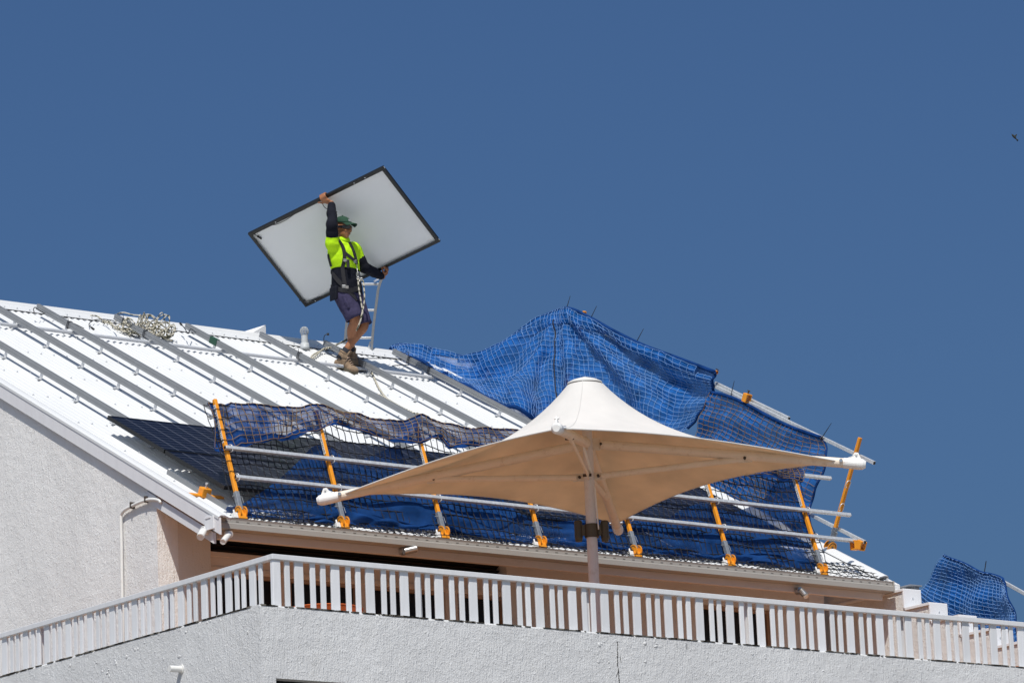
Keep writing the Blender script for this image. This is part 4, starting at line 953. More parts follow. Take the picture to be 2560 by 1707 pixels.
# blue tarp lying inside the front net, its top edge lifted into peaks
prof_t = [z4(*q) for q in ((236, 990), (330, 985), (420, 930), (560, 840), (700, 730), (830, 610), (930, 500), (1010, 462), (1090, 478), (1190, 570), (1300, 600), (1420, 560), (1540, 500), (1630, 462), (1700, 640), (1850, 780))] + [(1110, 1240), (1180, 1222), (1240, 1235), (1300, 1290), (1380, 1312), (1470, 1300), (1560, 1290), (1640, 1300)] + [z7(*q) for q in ((180, 1120), (300, 1035), (420, 1000), (520, 1015), (650, 1065), (760, 1030), (880, 960), (960, 840), (1100, 800), (1190, 830))]
tp = [(PP(*q, -.10).x, (PP(*q, -.10) - PB).dot(PA)) for q in prof_t]
ntx = 260; tarp = [[None] * 17 for _ in range(ntx + 1)]
for i in range(ntx + 1):
    x = lerp(tp[0][0], min(tp[-1][0], x1f), i / ntx); a = interp(x, tp)
    for j in range(17):
        t = j / 16
        tarp[i][j] = FP(x, lerp(a, .01 + .02 * S_(x * 3.3), t), -.035 - .07 * min(1, max(0, (lerp(a, -.05, t) - .2) / .3)) + .018 * S_(x * 4.3 + t * 3) * t + .012 * S_(x * 9.7 - t * 11) + .012 * S_(t * 17 + x * 2) * t)
tt_ = thing('blue_tarp', 'blue tarpaulin slumped behind the front net above the gutter, its edge lifted in peaks', 'tarpaulin', FP(tp[0][0], 0))
m = MB(); m.grid(tarp); part('sheet', m, 'bluetarp', tt_, smooth=True)
bun = []
for i in range(331):
    x = lerp(x0f + .10, x1f - .05, i / 330); hgt_ = .075 + .045 * S_(x * 2.3) + .03 * S_(x * 5.1 + 1) + .02 * S_(x * 11 + 2) + .09 * max(0, (x - x1f + 2.2) / 2.2)
    bun.append([FP(x + .03 * S_(x * 4 + j), hgt_ * (j / 10) * (1.0 + .25 * S_(x * 3 + j * .4)) - .005 + .02 * S_(x * 1.7) + .012 * S_(x * 13 + j), -.05 + .03 * S_(j / 10 * 3.1) + .02 * S_(x * 6 + j * .9) + .012 * S_(x * 19 - j * .7)) for j in range(11)])
m = MB(); m.grid(bun); part('bunched_edge', m, 'bluetarp', tt_, smooth=True)
# net skirt lying on the roof edge at the foot
sk = [[roofpt(lerp(x0f + .3, xr - .1, i / 330), lerp(-.0, .42, j / 12), .03 + .012 * S_(i * .3 + j)) + V((.02 * (j % 2), 0, 0)) for j in range(13)] for i in range(331)]
part('net_skirt', strands(sk, 3, 2, 0, .0034, .003), 'strandblack', fn, smooth=True, kind='stuff')

# -- cable ties sticking up from the net edges
for a, b, X, lab in ((z5(1460, 62), z5(1430, 165), xv, 'thin black tie tail standing up left of the net peak'), (z5(1668, 140), z5(1617, 245), xv, 'thin black tie tail standing up right of the orange post tip'), (z5(2035, 318), z5(1975, 430), xv, 'thin black tie tail halfway down the top edge of the big net'),
                     (z7(660, 145), z7(635, 255), xv, 'thin black tie tail beside the orange clamp'), (z7(1340, 440), z7(1275, 540), xv, 'thin black tie tail at the right end of the brown meshed net')):
    m = MB(); A, B = on(*a, 0, X + .02), on(*b, 0, X + .02); m.tube([A, (A + B) / 2, B], .004, 5, rad=[.0025, .004, .005]); m.tube([B, B + (B - A).normalized() * .03], .010, 6)
    solo('tie_tail', m, 'tie', B, lab, 'cable tie')

# -- the far net at the right edge
xf = xs + 1.5
fpx = [[(1640, 170), (1560, 310), (1490, 440), (1460, 560), (1470, 900)], [(1720, 200), (1680, 330), (1640, 500), (1640, 700), (1640, 950)], [(1800, 232), (1800, 380), (1790, 560), (1790, 760), (1790, 1000)],
       [(1900, 280), (1910, 420), (1900, 600), (1900, 780), (1900, 1020)], [(1990, 322), (2000, 460), (1990, 620), (1990, 800), (1990, 1030)], [(2060, 340), (2090, 480), (2100, 640), (2100, 800), (2100, 1030)], [(2140, 372), (2180, 500), (2210, 650), (2230, 800), (2250, 1030)], [(2180, 415), (2230, 540), (2265, 660), (2290, 790), (2320, 960)]]
G3 = surface([[on(*z8(*q), 0, xf) for q in c] for c in fpx], 66, 60)
G3 = ruffle(G3, lambda u, v: .05 * S_(u * 14 + v * 2) * (.4 + .6 * v) + .02 * S_(v * 11 + u * 5))
netthing('safety_net', 'small bright blue net beyond the stepped wall at the right edge', 'net', G3, 3, 3, 'bluecloth', 'strandlight', r=.0028, base=G3[30][60], hem=[('top_hem', [G3[i][0] for i in range(67)], .014), ('side_hem', [G3[-1][j] for j in range(61)], .014)])
a, b = on(*z8(2150, 395), 0, xf + .05), on(*z8(2420, 545), 0, xf + .05); rbar(a, b, 'galvanised rail running out of the frame beside the far small net')
A, B = on(*z8(2015, 220), 0, xf), on(*z8(1998, 328), 0, xf); m = MB(); m.tube([A, B], .005, 5); m.tube([B, B + (B - A).normalized() * .03], .01, 6); solo('tie_tail', m, 'tie', B, 'thin black tie tail on the far small blue net', 'cable tie')
# ------------------------------------------------------------------ parasol
my = c0.y + 1.75
mb_ = on(1485, 1452, 1, my); MX = V((mb_.x, my, 0))
tips_px = {(-1, -1): (1425, 1060), (1, -1): (2150, 1163), (-1, 1): (806, 1252), (1, 1): (1530, 1335)}
best = None
for si in range(130, 200, 2):
    s = si / 100
    for zi in range(60, 180, 2):
        z = c0.z + zi / 100; e = 0
        for k, q in tips_px.items():
            p = proj(V((MX.x + k[0] * s, MX.y + k[1] * s, z))); e += (p[0] - q[0]) ** 2 + (p[1] - q[1]) ** 2
        if best is None or e < best[0]: best = (e, s, z)
SH, ZT = best[1], best[2]; print('parasol half side', SH, 'tip z over floor', ZT - zfl, 'err', best[0] ** .5)
PM = V((MX.x, MX.y, 0)); par = thing('parasol', 'large square cream parasol with white peaked canopy on the terrace', 'parasol', (PM.x, PM.y, zfl))
zhub = on(1472, 1112, 1, my).z; zlow = on(1474, 1192, 1, my).z; zring = on(1459, 958, 1, my).z + .0; zcol = on(1476, 1325, 1, my).z
m = MB(); m.tube([V((PM.x, PM.y, zfl)), V((PM.x, PM.y, zcol)), V((PM.x, PM.y, zhub)), V((PM.x, PM.y, zring - .03))], .046, 24, rad=[.048, .047, .046, .042]); part('mast', m, 'mast', par, smooth=True)
m = MB(); m.box((PM.x - .25, PM.y - .25, zfl), (PM.x + .25, PM.y + .25, zfl + .03)); part('base_plate', m, 'galv', par)
# canopy: sagging edges between the tips, drawn up to a ring at the peak
RRAD = .145; ZC = ZT + .035
def edgept(a):   # a in 0..4 around the square
    k = int(a) % 4; t = a - int(a); cs = [(-1, -1), (1, -1), (1, 1), (-1, 1)]; p, q = V((*cs[k], 0)), V((*cs[(k + 1) % 4], 0))
    e = p.lerp(q, t); sag = 4 * t * (1 - t); e = e * (1 - .085 * sag); return V((PM.x + e.x * SH * .93, PM.y + e.y * SH * .93, ZC + .095 * sag))
def canopy(off):
    G = []; na, nr = 128, 26
    for i in range(na + 1):
        a = 4 * i / na; e = edgept(a); an = math.atan2(e.y - PM.y, e.x - PM.x); top_ = V((PM.x + RRAD * math.cos(an), PM.y + RRAD * math.sin(an), zring))
        row = []
        d = V((e.x - PM.x, e.y - PM.y, 0)); re = d.length; d.normalize()
        for j in range(nr + 1):
            t = j / nr; r = lerp(re, RRAD, t); s_ = (re - r) / (re - RRAD); corner = abs(((a % 1) - .5) * 2)
            k1 = lerp(2.3, 1.55, corner ** 1.5 * .6)
            z = e.z + (zring - e.z) * (.50 * s_ + .50 * s_ ** 4.5)
            row.append(V((PM.x + d.x * r, PM.y + d.y * r, z - off)))
        G.append(row)
    return G
G4 = canopy(0); m = MB(); m.grid(G4)
capv = MB(); capv.tube([V((PM.x, PM.y, zring - .012)), V((PM.x, PM.y, zring + .008)), V((PM.x, PM.y, zring + .03)), V((PM.x, PM.y, zring + .058))], .15, 40, rad=[RRAD + .008, RRAD + .008, RRAD * .75, .012])
can = part('canopy', m, 'canvas', par, smooth=True)
part('peak_cap', capv, 'canvas', par, smooth=True)
m = MB(); m.grid(canopy(.008)); part('canopy_underside_shade', m, 'canvas_shade', par, smooth=True)  # added layer below the canvas, carries the painted warm shade
m = MB(); m.tube([V((G4[i][0].x, G4[i][0].y, G4[i][0].z - .004)) for i in range(len(G4))], .007, 6); part('edge_rope', m, 'canvas', par, smooth=True)
m = MB()
for i in (0, 32, 64, 96): m.tube([p + V((0, 0, .001)) for p in G4[i]], .0025, 4)
part('seams', m, 'canvas', par, smooth=True)
m = MB(); m.tube([V((PM.x + (RRAD + .009) * math.cos(a), PM.y + (RRAD + .009) * math.sin(a), zring - .011)) for a in [6.2832 * k / 40 for k in range(41)]], .0035, 5); part('peak_ring', m, 'rust', par)
for (sx, sy), lab in (((-1, -1), 'front'), ((1, -1), 'right'), ((-1, 1), 'left'), ((1, 1), 'back')):
    dg = V((sx, sy, 0)).normalized(); tip = V((PM.x + sx * SH, PM.y + sy * SH, ZT)); hub = V((PM.x, PM.y, zhub)) + dg * .075; side = dg.cross(V((0, 0, 1)))
    m = MB(); m.tube([hub + (tip - hub) * .02, tip - (tip - hub).normalized() * .1], .043, 16); arm = part('arm', m, 'arm', par, smooth=False)
    d = (tip - hub).normalized(); m = MB(); m.tube([tip - d * .15, tip - d * .02, tip + d * .02, tip + d * .045], .05, 20, rad=[.046, .050, .046, .030]); part('tip_cap', m, 'tipcap', arm)
    m = MB(); upv = side.cross(d); upv = upv if upv.z > 0 else -upv; m.add([tip - d * .10 + upv * .03 + side * .006, tip + d * .01 + upv * .03 + side * .006, tip - d * .03 + upv * .10 + side * .006, tip - d * .06 + upv * .10 + side * .006, tip - d * .10 + upv * .03 - side * .006, tip + d * .01 + upv * .03 - side * .006, tip - d * .03 + upv * .10 - side * .006, tip - d * .06 + upv * .10 - side * .006], [(0, 1, 2, 3), (4, 7, 6, 5), (0, 4, 5, 1), (1, 5, 6, 2), (2, 6, 7, 3), (3, 7, 4, 0)]); m.tube([tip - d * .045 + upv * .085 - side * .02, tip - d * .045 + upv * .085 + side * .02], .010, 8); part('tip_lug', m, 'tipcap', arm)
    ec = V((PM.x + sx * SH * .93, PM.y + sy * SH * .93, ZC)); m = MB(); m.tube([tip - d * .045 + upv * .085, (tip + ec) / 2 + V((0, 0, .05)), ec + V((0, 0, .006))], .007, 6); m.tube([ec - side * .06, ec, ec + side * .06], .016, 8); m.tube([ec + V((0, 0, -.012)), ec + V((0, 0, .02))], .022, 10); part('corner_shackle', m, 'steel', arm)
    m = MB(); m.obox(V((PM.x, PM.y, zhub)) + dg * .06, dg * .05, side * .007, V((0, 0, .055))); part('hub_plate', m, 'arm', par)
    m = MB(); q = hub + (tip - hub) * .02; m.tube([q - side * .022 - V((0, 0, 0)), q + side * .048], .012, 8); part('hub_bolt', m, 'rust', par)
    # lower strut to the middle of the arm
    lo = V((PM.x, PM.y, zlow)) + dg * .07; hi = hub + (tip - hub) * .56 - V((0, 0, .03))
    if lab != 'back':
        m = MB(); m.tube([lo + (hi - lo) * .03, hi], .028 if lab != 'front' else .013, 12); st = part('strut', m, 'arm', par)
        for q in (lo + (hi - lo) * .01, hi + dg * .01):
            m = MB(); m.obox(q, dg * .06, side * .006, V((0, 0, .035))); part('gusset', m, 'arm', st); m = MB(); m.tube([q - side * .03, q + side * .045], .013, 8); part('pivot_bolt', m, 'rust', st)
    else:
        m = MB(); m.tube([lo + (hi - lo) * .03, hi], .028, 12); part('strut', m, 'arm', par)
m = MB(); cz = V((PM.x, PM.y, zcol)); m.tube([cz + V((0, 0, -.065)), cz + V((0, 0, .055))], .062, 24); col = part('crank_collar', m, 'bronze', par, bevel=.005)
for sx in (-1, 1):
    o = cz + CR * .115 * sx + hd * -.0; m = MB(); m.tube([o + V((0, 0, -.10)), o + V((0, 0, -.07)), o + V((0, 0, .075)), o + V((0, 0, .085))], .035, 18, rad=[.028, .036, .036, .030]); part('crank_drum', m, 'bronze', col)
    m = MB(); m.obox(cz + CR * .085 * sx, CR * .03, hd * .02, V((0, 0, .045))); part('drum_bracket', m, 'bronze', col)
m = MB(); m.tube([V((PM.x, PM.y, zlow + .02)) - hd * .055 + CR * .02, V((PM.x, PM.y, zhub)) - hd * .16 - CR * .05], .011, 8); m.tube([cz + CR * .06 - hd * .05, V((PM.x, PM.y, zlow - .1)) + CR * .045 - hd * .05], .006, 6); part('pulley_rope', m, 'tipcap', par)

# ------------------------------------------------------------------ bird
bdp = atdepth(2535, 342, 70); m = MB(); ax = (CR * .7 - CU * .75).normalized(); ay = ax.cross(fw).normalized()
m.ell(bdp, ax * .075, ay * .026, fw * .026, 12, 8)
m.add([bdp - ax * .02, bdp + ax * .03, bdp - CR * .10 + CU * .115 - fw * .02, bdp - CR * .115 + CU * .13 - fw * .02, bdp - ax * .02 + fw * .008, bdp + ax * .03 + fw * .008], [(0, 1, 2, 3), (4, 3, 2, 5), (0, 3, 4), (1, 5, 2)])
m.add([bdp - ax * .01, bdp + ax * .045, bdp + CR * .07 + CU * .05, bdp + CR * .05 + CU * .055, bdp - ax * .01 + fw * .008, bdp + ax * .045 + fw * .008], [(0, 1, 2, 3), (4, 3, 2, 5), (0, 3, 4), (1, 5, 2)])
m.add([bdp + ax * .06 + ay * .01, bdp + ax * .06 - ay * .01, bdp + ax * .13 - ay * .02, bdp + ax * .13 + ay * .02, bdp + ax * .1 + fw * .01], [(0, 1, 2, 3), (0, 4, 1), (1, 4, 2), (2, 4, 3), (3, 4, 0)])
m.v = [tuple(bdp + (V(q) - bdp) * .72) for q in m.v]
solo('bird', m, 'bird', bdp, 'small dark bird flying in the sky at the upper right', 'bird', smooth=True)
#PART4
# ------------------------------------------------------------------ carried solar panel
dB = depth(RP(*z1(770, 1475)))
def PX(x, y, d=0.0): return atdepth(*z1(x, y), dB - d)
mpp = dB / FPX; TW = -fw
print('man px per m', 1 / mpp, 'cap to sole m', (1490 - 388) / 2.8 * mpp)
A2, B2, D2 = V((55, 520)), V((1003, 50)), V((460, 1030)); ab = (B2 - A2) / 2.8 * mpp; ad = (D2 - A2) / 2.8 * mpp
LP_ = 1.75; eab = math.sqrt(max(LP_ ** 2 - ab.length ** 2, .05)); ead = -(ab.dot(ad)) / eab
dA = -.30
pa = PX(55, 520, dA); pbb = PX(1003, 50, dA + eab); pd = PX(460, 1030, dA + ead)
e1 = (pbb - pa); L1 = e1.length; e1.normalize(); e2 = (pd - pa); e2 -= e1 * e2.dot(e1); L2 = e2.length; e2.normalize(); nb = e1.cross(e2)
if nb.dot(fw) > 0: nb = -nb
print('panel', L1, L2, 'sun on back', -LIGHT.dot(nb), 'nb', nb)
def PAN(a, b, h=0.0): return pa + e1 * a + e2 * b + nb * h
cp_ = thing('carried_solar_panel', 'black framed solar panel held overhead by the worker, white back facing out', 'solar panel', PAN(L1 / 2, L2))
def pbox(m, a0, a1, b0, b1, h0, h1): m.obox(PAN((a0 + a1) / 2, (b0 + b1) / 2, (h0 + h1) / 2), e1 * (a1 - a0) / 2, e2 * (b1 - b0) / 2, nb * (h1 - h0) / 2)
FW_ = .036
for a0, a1, b0, b1 in ((0, L1, 0, FW_), (0, L1, L2 - FW_, L2), (0, FW_, FW_, L2 - FW_), (L1 - FW_, L1, FW_, L2 - FW_)):
    m = MB(); pbox(m, a0, a1, b0, b1, -.003, 0)
    if b1 - b0 < .05 and a1 - a0 > .05: pbox(m, a0, a1, b0 if b0 == 0 else b1 - .003, .003 if b0 == 0 else b1, -.035, -.0031)
    else: pbox(m, a0 if a0 == 0 else a1 - .003, .003 if a0 == 0 else a1, b0, b1, -.035, -.0031)
    part('frame_bar', m, 'panelframe', cp_)
m = MB(); pbox(m, .004, L1 - .004, .004, L2 - .004, -.030, -.026); part('backsheet', m, 'backsheet', cp_)
m = MB(); pbox(m, .004, L1 - .004, .004, L2 - .004, -.034, -.0305); part('glass', m, 'cells', cp_)
def plead(pts, nm, plug=True):
    P = spline([PAN(a * L1, b * L2, h) for a, b, h in pts], 30); m = MB(); m.tube(P, .004, 6)
    if plug: m.tube([P[-1], P[-1] + (P[-1] - P[-2]).normalized() * .055], .010, 7)
    part(nm, m, 'black', cp_, smooth=True)
plead([(.50, .03, -.015), (.40, .035, -.01), (.33, .035, -.01), (.26, .05, -.01), (.19, .045, -.01), (.15, .02, -.01)], 'lead_cable', False)
plead([(.03, .02, -.01), (.035, .05, -.01), (.04, .07, -.01)], 'lead_cable')
plead([(.53, .04, .0), (.53, .10, .02), (.545, .15, .02), (.555, .17, .02)], 'lead_cable')
plead([(.12, .97, -.01), (.05, .96, -.01), (.02, .93, -.01)], 'lead_cable')
plead([(.40, .985, -.005), (.35, .93, .0), (.30, .96, .0)], 'lead_cable', False)
for a, b in ((.2, .016), (.78, .016), (.86, .016), (.08, .984)):
    m = MB(); m.disc(PAN(a * L1, b * L2, .001), nb, .006, .004, 8); part('frame_hole', m, 'alubright', cp_)

# ------------------------------------------------------------------ the worker
fR, fT = .74, .62
RH_ = rt; TH_ = -hd; ZZ = V((0, 0, 1))
Fd = (RH_ * fR + TH_ * fT).normalized(); Sd = (RH_ * -fT + TH_ * fR).normalized()    # facing, his right
wk = thing('person', 'worker in yellow and navy shirt, shorts and green cap carrying the panel across the roof', 'person', RP(*z1(770, 1475)))
def remesh(mb, voxel, it=6, fac=.5):
    me = mb.mesh('tmp'); o = bpy.data.objects.new('tmp', me); COL.objects.link(o)
    r = o.modifiers.new('r', 'REMESH'); r.mode = 'VOXEL'; r.voxel_size = voxel; r.use_smooth_shade = True
    if it: s = o.modifiers.new('s', 'SMOOTH'); s.iterations = it; s.factor = fac
    dg = bpy.context.evaluated_depsgraph_get(); dg.update(); ev = o.evaluated_get(dg); me2 = bpy.data.meshes.new_from_object(ev)
    bpy.data.objects.remove(o); bpy.data.meshes.remove(me); return me2
def mpart(name, me, m_, parent, label=None):
    b = root_base(parent); me.transform(Matrix.Translation(-b)); me.materials.clear(); me.materials.append(M[m_]); me.name = name
    for p in me.polygons: p.use_smooth = True
    o = bpy.data.objects.new(name, me); COL.objects.link(o); o.parent = parent
    if label: o['label'] = label
    return o
def limb(mb, pr, n=14, seg=6):
    P = [V(p) for p, r in pr]; sp_ = spline(P, seg * (len(P) - 1)); rs = []
    for k in range(len(sp_)):
        s = k / seg; i = min(int(s), len(pr) - 2); t = s - i; t = t * t * (3 - 2 * t); rs.append(lerp(pr[i][1], pr[i + 1][1], t))
    mb.tube(sp_, 0, n, rad=rs); mb.ell(sp_[0], V((rs[0], 0, 0)), V((0, rs[0], 0)), V((0, 0, rs[0])), 12, 8); mb.ell(sp_[-1], V((rs[-1], 0, 0)), V((0, rs[-1], 0)), V((0, 0, rs[-1])), 12, 8)
def ring(c, a, b, n=24, side=None, fwd=None):
    return [c + (side or Sd) * (a * math.cos(6.28318 * k / n)) + (fwd or Fd) * (b * math.sin(6.28318 * k / n)) for k in range(n)]
def torso(mb, secs):                   # (centre, half width, half depth)
    R = []
    for (c, a, b), (c2, a2, b2) in zip(secs, secs[1:]):
        for k in range(5): t = k / 5; s = t * t * (3 - 2 * t); R.append(ring(c.lerp(c2, t), lerp(a, a2, s), lerp(b, b2, s)))
    R.append(ring(*secs[-1])); mb.loft(R)
# joints
pel = PX(748, 925, .02); wai = PX(742, 845, .02); che = PX(722, 690, .03); sho = PX(720, 590, .03); nek = PX(722, 562, .05)
rsh = PX(648, 588, .17); rel = PX(642, 452, .24)
lsh = PX(800, 625, -.10); lel = PX(868, 752, -.16)
Er = PAN((590 - 55) / 948 * L1, 0); El = PAN((1004 - 460) / 940 * L1, L2)
rwr = Er + e2 * .085 + nb * .05 + e1 * .05
lwr = El + e2 * .07 - e1 * .045 + nb * .02
rhip = PX(722, 945, .09); lhip = PX(795, 940, -.06)
heelR, toeR = RP(*z1(718, 1458)), RP(*z1(872, 1478)); heelL, toeL = RP(*z1(652, 1446)), RP(*z1(808, 1500))
dR = (toeR - heelR).normalized(); dL = (toeL - heelL).normalized()
print('boot spans', (toeR - heelR).length, (toeL - heelL).length)
rank = PX(772, 1345, 0); rank = heelR + dR * .075 + RN * .13; lank = heelL + dL * .075 + RN * .13
rank = PX(770, 1345, dB - depth(rank)); lank = PX(722, 1362, dB - depth(lank))
rkn = PX(806, 1118, .13); lkn = PX(866, 1160, .02)
# --- skin: one continuous body
b = MB()
torso(b, [(pel - ZZ * .02, .15, .10), (wai, .14, .095), (che, .16, .105), (sho, .15, .085), (nek - ZZ * .02, .07, .06)])
limb(b, [(nek - ZZ * .03, .058), (nek + Fd * .008, .054), (PX(722, 520, .06), .055)])
HC = PX(722, 478, .06); hf = (Fd * .95 + RH_ * .16 - ZZ * .16).normalized(); hs = (Sd - hf * Sd.dot(hf)).normalized(); hu = hs.cross(hf); hu = hu if hu.z > 0 else -hu
b.ell(HC + hu * .022 - hf * .012, hs * .074, hf * .094, hu * .098, 24, 16); b.ell(HC - hu * .045 + hf * .022, hs * .056, hf * .066, hu * .068, 20, 14); b.ell(HC - hu * .088 + hf * .05, hs * .030, hf * .030, hu * .024, 14, 10)
b.ell(HC - hu * .012 + hf * .092, hs * .013, hf * .024, hu * .030, 12, 8); b.ell(HC - hu * .030 + hf * .100, hs * .017, hf * .018, hu * .013, 12, 8)
b.ell(HC + hu * .022 + hf * .078, hs * .045, hf * .014, hu * .012, 12, 8); b.ell(HC - hu * .066 + hf * .078, hs * .024, hf * .012, hu * .012, 12, 8)
for s in (-1, 1): b.ell(HC + hs * .076 * s - hu * .008 - hf * .012, hs * .010, hf * .020, hu * .032, 10, 8); b.ell(HC + hs * .036 * s - hu * .03 + hf * .065, hs * .02, hf * .018, hu * .018, 10, 8)
limb(b, [(rsh, .045), (rel, .034), (rwr, .027)]); limb(b, [(lsh, .045), (lel, .034), (lwr, .027)])
# legs
limb(b, [(rhip, .085), (rkn + (rhip - rkn) * .35, .074), (rkn, .056), (rkn.lerp(rank, .3) - Fd * .018, .058), (rkn.lerp(rank, .7) - Fd * .004, .042), (rank, .036)])
limb(b, [(lhip, .085), (lkn + (lhip - lkn) * .35, .074), (lkn, .055), (lkn.lerp(lank, .3) - Fd * .018, .057), (lkn.lerp(lank, .7) - Fd * .004, .041), (lank, .036)])
# right hand, closing over the upper frame bar
pk = Er + nb * .026 + e2 * .022
b.ell((pk + rwr) / 2 + nb * .004 - e1 * .004, e1 * .040, (e2 * .9 + e1 * .3).normalized() * .052, nb * .017, 14, 10)
for k, (ln, lift) in enumerate(((.92, 0), (1.0, .004), (.96, .002), (.82, -.002))):
    o = e1 * (.030 - .021 * k); kn = Er + o + nb * .032 - e2 * .004 + e2 * .006 * k
    limb(b, [(kn + e2 * .03, .0105), (kn - e2 * .014 * ln, .0100), (Er + o - e2 * .019 - nb * .006 - e1 * .004, .0092), (Er + o - e2 * .017 * ln - nb * .034 - e1 * .006, .0085), (Er + o + e2 * .012 * ln - nb * .046, .0076)], n=10, seg=4)
limb(b, [(pk + e2 * .03 - e1 * .012, .014), (pk + e2 * .028 - e1 * .045, .0115), (pk + e2 * .012 - e1 * .068 - nb * .004, .010), (pk + e2 * .004 - e1 * .088 - nb * .006, .0085)], n=10, seg=4)
# left hand, under the lower frame bar
lk = El + e2 * .024 + nb * .004
b.ell((lk + lwr) / 2 + e2 * .004 + e1 * .012, e1 * .045, nb * .040, e2 * .018, 14, 10)
for k, ln in enumerate((.9, 1.0, .95, .8)):
    o = nb * (.034 - .021 * k); kn = El + o + e2 * .026 + e1 * (.036 + .004 * (k == 1))
    limb(b, [(kn - e1 * .03, .0105), (kn + e1 * .010 * ln, .0100), (El + o * .6 + nb * .016 + e2 * .004 + e1 * (.052 * ln), .0092), (El + o * .5 + nb * .020 - e2 * .022 * ln + e1 * .046, .0085), (El + o * .5 + nb * .018 - e2 * .036 * ln + e1 * .034, .0076)], n=10, seg=4)
limb(b, [(lk + nb * .03 - e1 * .01, .013), (El + nb * .034 + e2 * .006 + e1 * .0, .0115), (El + nb * .022 - e2 * .022 + e1 * .006, .0095), (El + nb * .016 - e2 * .04 + e1 * .010, .0085)], n=10, seg=4)
body_o = mpart('body', remesh(b, .0062, 3, .4), 'skin', wk)
m = MB(); m.ell(HC - hu * .064 + hf * .093, hs * .020, hf * .005, hu * .006, 12, 6); part('lips', m, 'lip', body_o, smooth=True)
m = MB(); R_ = []
for t in (0, .5, 1): R_.append(ring(HC - hu * (.01 + .05 * t) - hf * .018, .079 - .012 * t, .082 - .006 * t, 20, hs, -hf))
for k in range(2):
    for i in range(10): m.add([R_[k][i], R_[k][(i + 1) % 20], R_[k + 1][(i + 1) % 20], R_[k + 1][i]], [(0, 1, 2, 3)])
part('hair', m, 'hair', body_o, smooth=True)
# --- cap
m = MB(); R_ = []
for t in range(0, 9):
    a = math.pi / 2 * t / 8; R_.append(ring(HC + hu * (.050 + .082 * math.sin(a)) - hf * (.010 + .01 * math.sin(a)), .086 * max(math.cos(a), .02), .106 * max(math.cos(a), .02), 28, hs, hf))
m.loft(R_); m.tube([R_[-1][0] + hu * .0, R_[-1][0] + hu * .008], .009, 8); cap_o = part('cap', m, 'cap', wk, smooth=True)
G5 = []
for i in range(21):
    a = math.pi * (.17 + .66 * i / 20); row = []
    for j in range(7):
        t = j / 6; cx, cy = math.cos(a), math.sin(a); row.append(HC + hs * (.084 * cx * (1 - .10 * t)) + hf * (.098 * cy - .010 + .082 * t * cy ** .5) + hu * (.058 - .024 * cx * cx * (.4 + t) - .012 * t * t))
    G5.append(row)
m = MB(); m.grid(G5); m.grid([[p - hu * .005 for p in r] for r in G5]); m.tube([r[-1] - hu * .0025 for r in G5], .004, 6); part('brim', m, 'cap', cap_o, smooth=True)
m = MB(); q = HC + hu * .082 + hf * .082 - hs * .0; m.obox(q, hs * .022, hu * .010, hf * .006); part('badge', m, 'alubright', cap_o)
# --- sunglasses
m = MB(); W_ = []
for i in range(25):
    a = math.pi * (-.02 + 1.04 * i / 24); c = HC + hs * (.080 * math.cos(a)) + hf * (.106 * math.sin(a) - .006) + hu * .004; h = .020 * (1 - .35 * abs(math.cos(a)) ** 3) * (1 - .45 * math.exp(-((i - 12) / 1.6) ** 2))
    o_ = (hs * math.cos(a) + hf * math.sin(a)).normalized(); W_.append([c + hu * h, c + hu * h + o_ * .005, c - hu * h + o_ * .004, c - hu * h])
m.loft(W_); gl_o = part('sunglasses', m, 'lens', wk, smooth=False)
for s in (-1, 1): m = MB(); m.bar(HC + hs * .079 * s + hf * .0 + hu * .009, HC + hs * .080 * s - hf * .07 + hu * .002, .009, .005, hu); part('temple_arm', m, 'black', gl_o)
# --- shirt
s_ = MB()
torso(s_, [(PX(738, 772, .03), .188, .128), (PX(728, 720, .04), .198, .135), (PX(718, 655, .04), .195, .132), (PX(714, 605, .035), .180, .108), (PX(718, 575, .04), .10, .078)])
limb(s_, [(PX(672, 610, .13), .085), (rsh.lerp(rel, .02), .083), (rsh.lerp(rel, .42), .066)], 18)
limb(s_, [(PX(785, 625, -.06), .085), (lsh.lerp(lel, .05), .080), (lsh.lerp(lel, .55), .064)], 18)
shirt_o = mpart('shirt', remesh(s_, .010, 5), 'hivis', wk)
m = MB(); m.loft([ring(nek + ZZ * z_ - Fd * .0, a_, a_ * .95, 24) for z_, a_ in ((-.03, .082), (.005, .074), (.022, .070), (.020, .064), (-.02, .066))]); part('collar', m, 'hivis', shirt_o, smooth=True)
n_ = MB(); torso(n_, [(PX(752, 948, .02), .192, .150), (PX(748, 885, .02), .190, .145), (PX(742, 815, .025), .184, .132), (PX(738, 765, .03), .180, .122)])
hem_o = mpart('shirt_hem', remesh(n_, .011, 5), 'navy', shirt_o, 'navy lower half of the shirt')
for (a_, b_, c_, t0) in ((rsh, rel, rwr, .36), (lsh, lel, lwr, .48)):
    k_ = MB(); limb(k_, [(a_.lerp(b_, t0), .066), (a_.lerp(b_, .62), .068), (a_.lerp(b_, .85), .061), (b_, .065), (b_.lerp(c_, .3) + CR * .008, .054), (b_.lerp(c_, .5), .058), (b_.lerp(c_, .7), .049), (c_.lerp(b_, .12), .044)], 18)
    mpart('sleeve', remesh(k_, .009, 2), 'navy', shirt_o, 'navy sleeve')
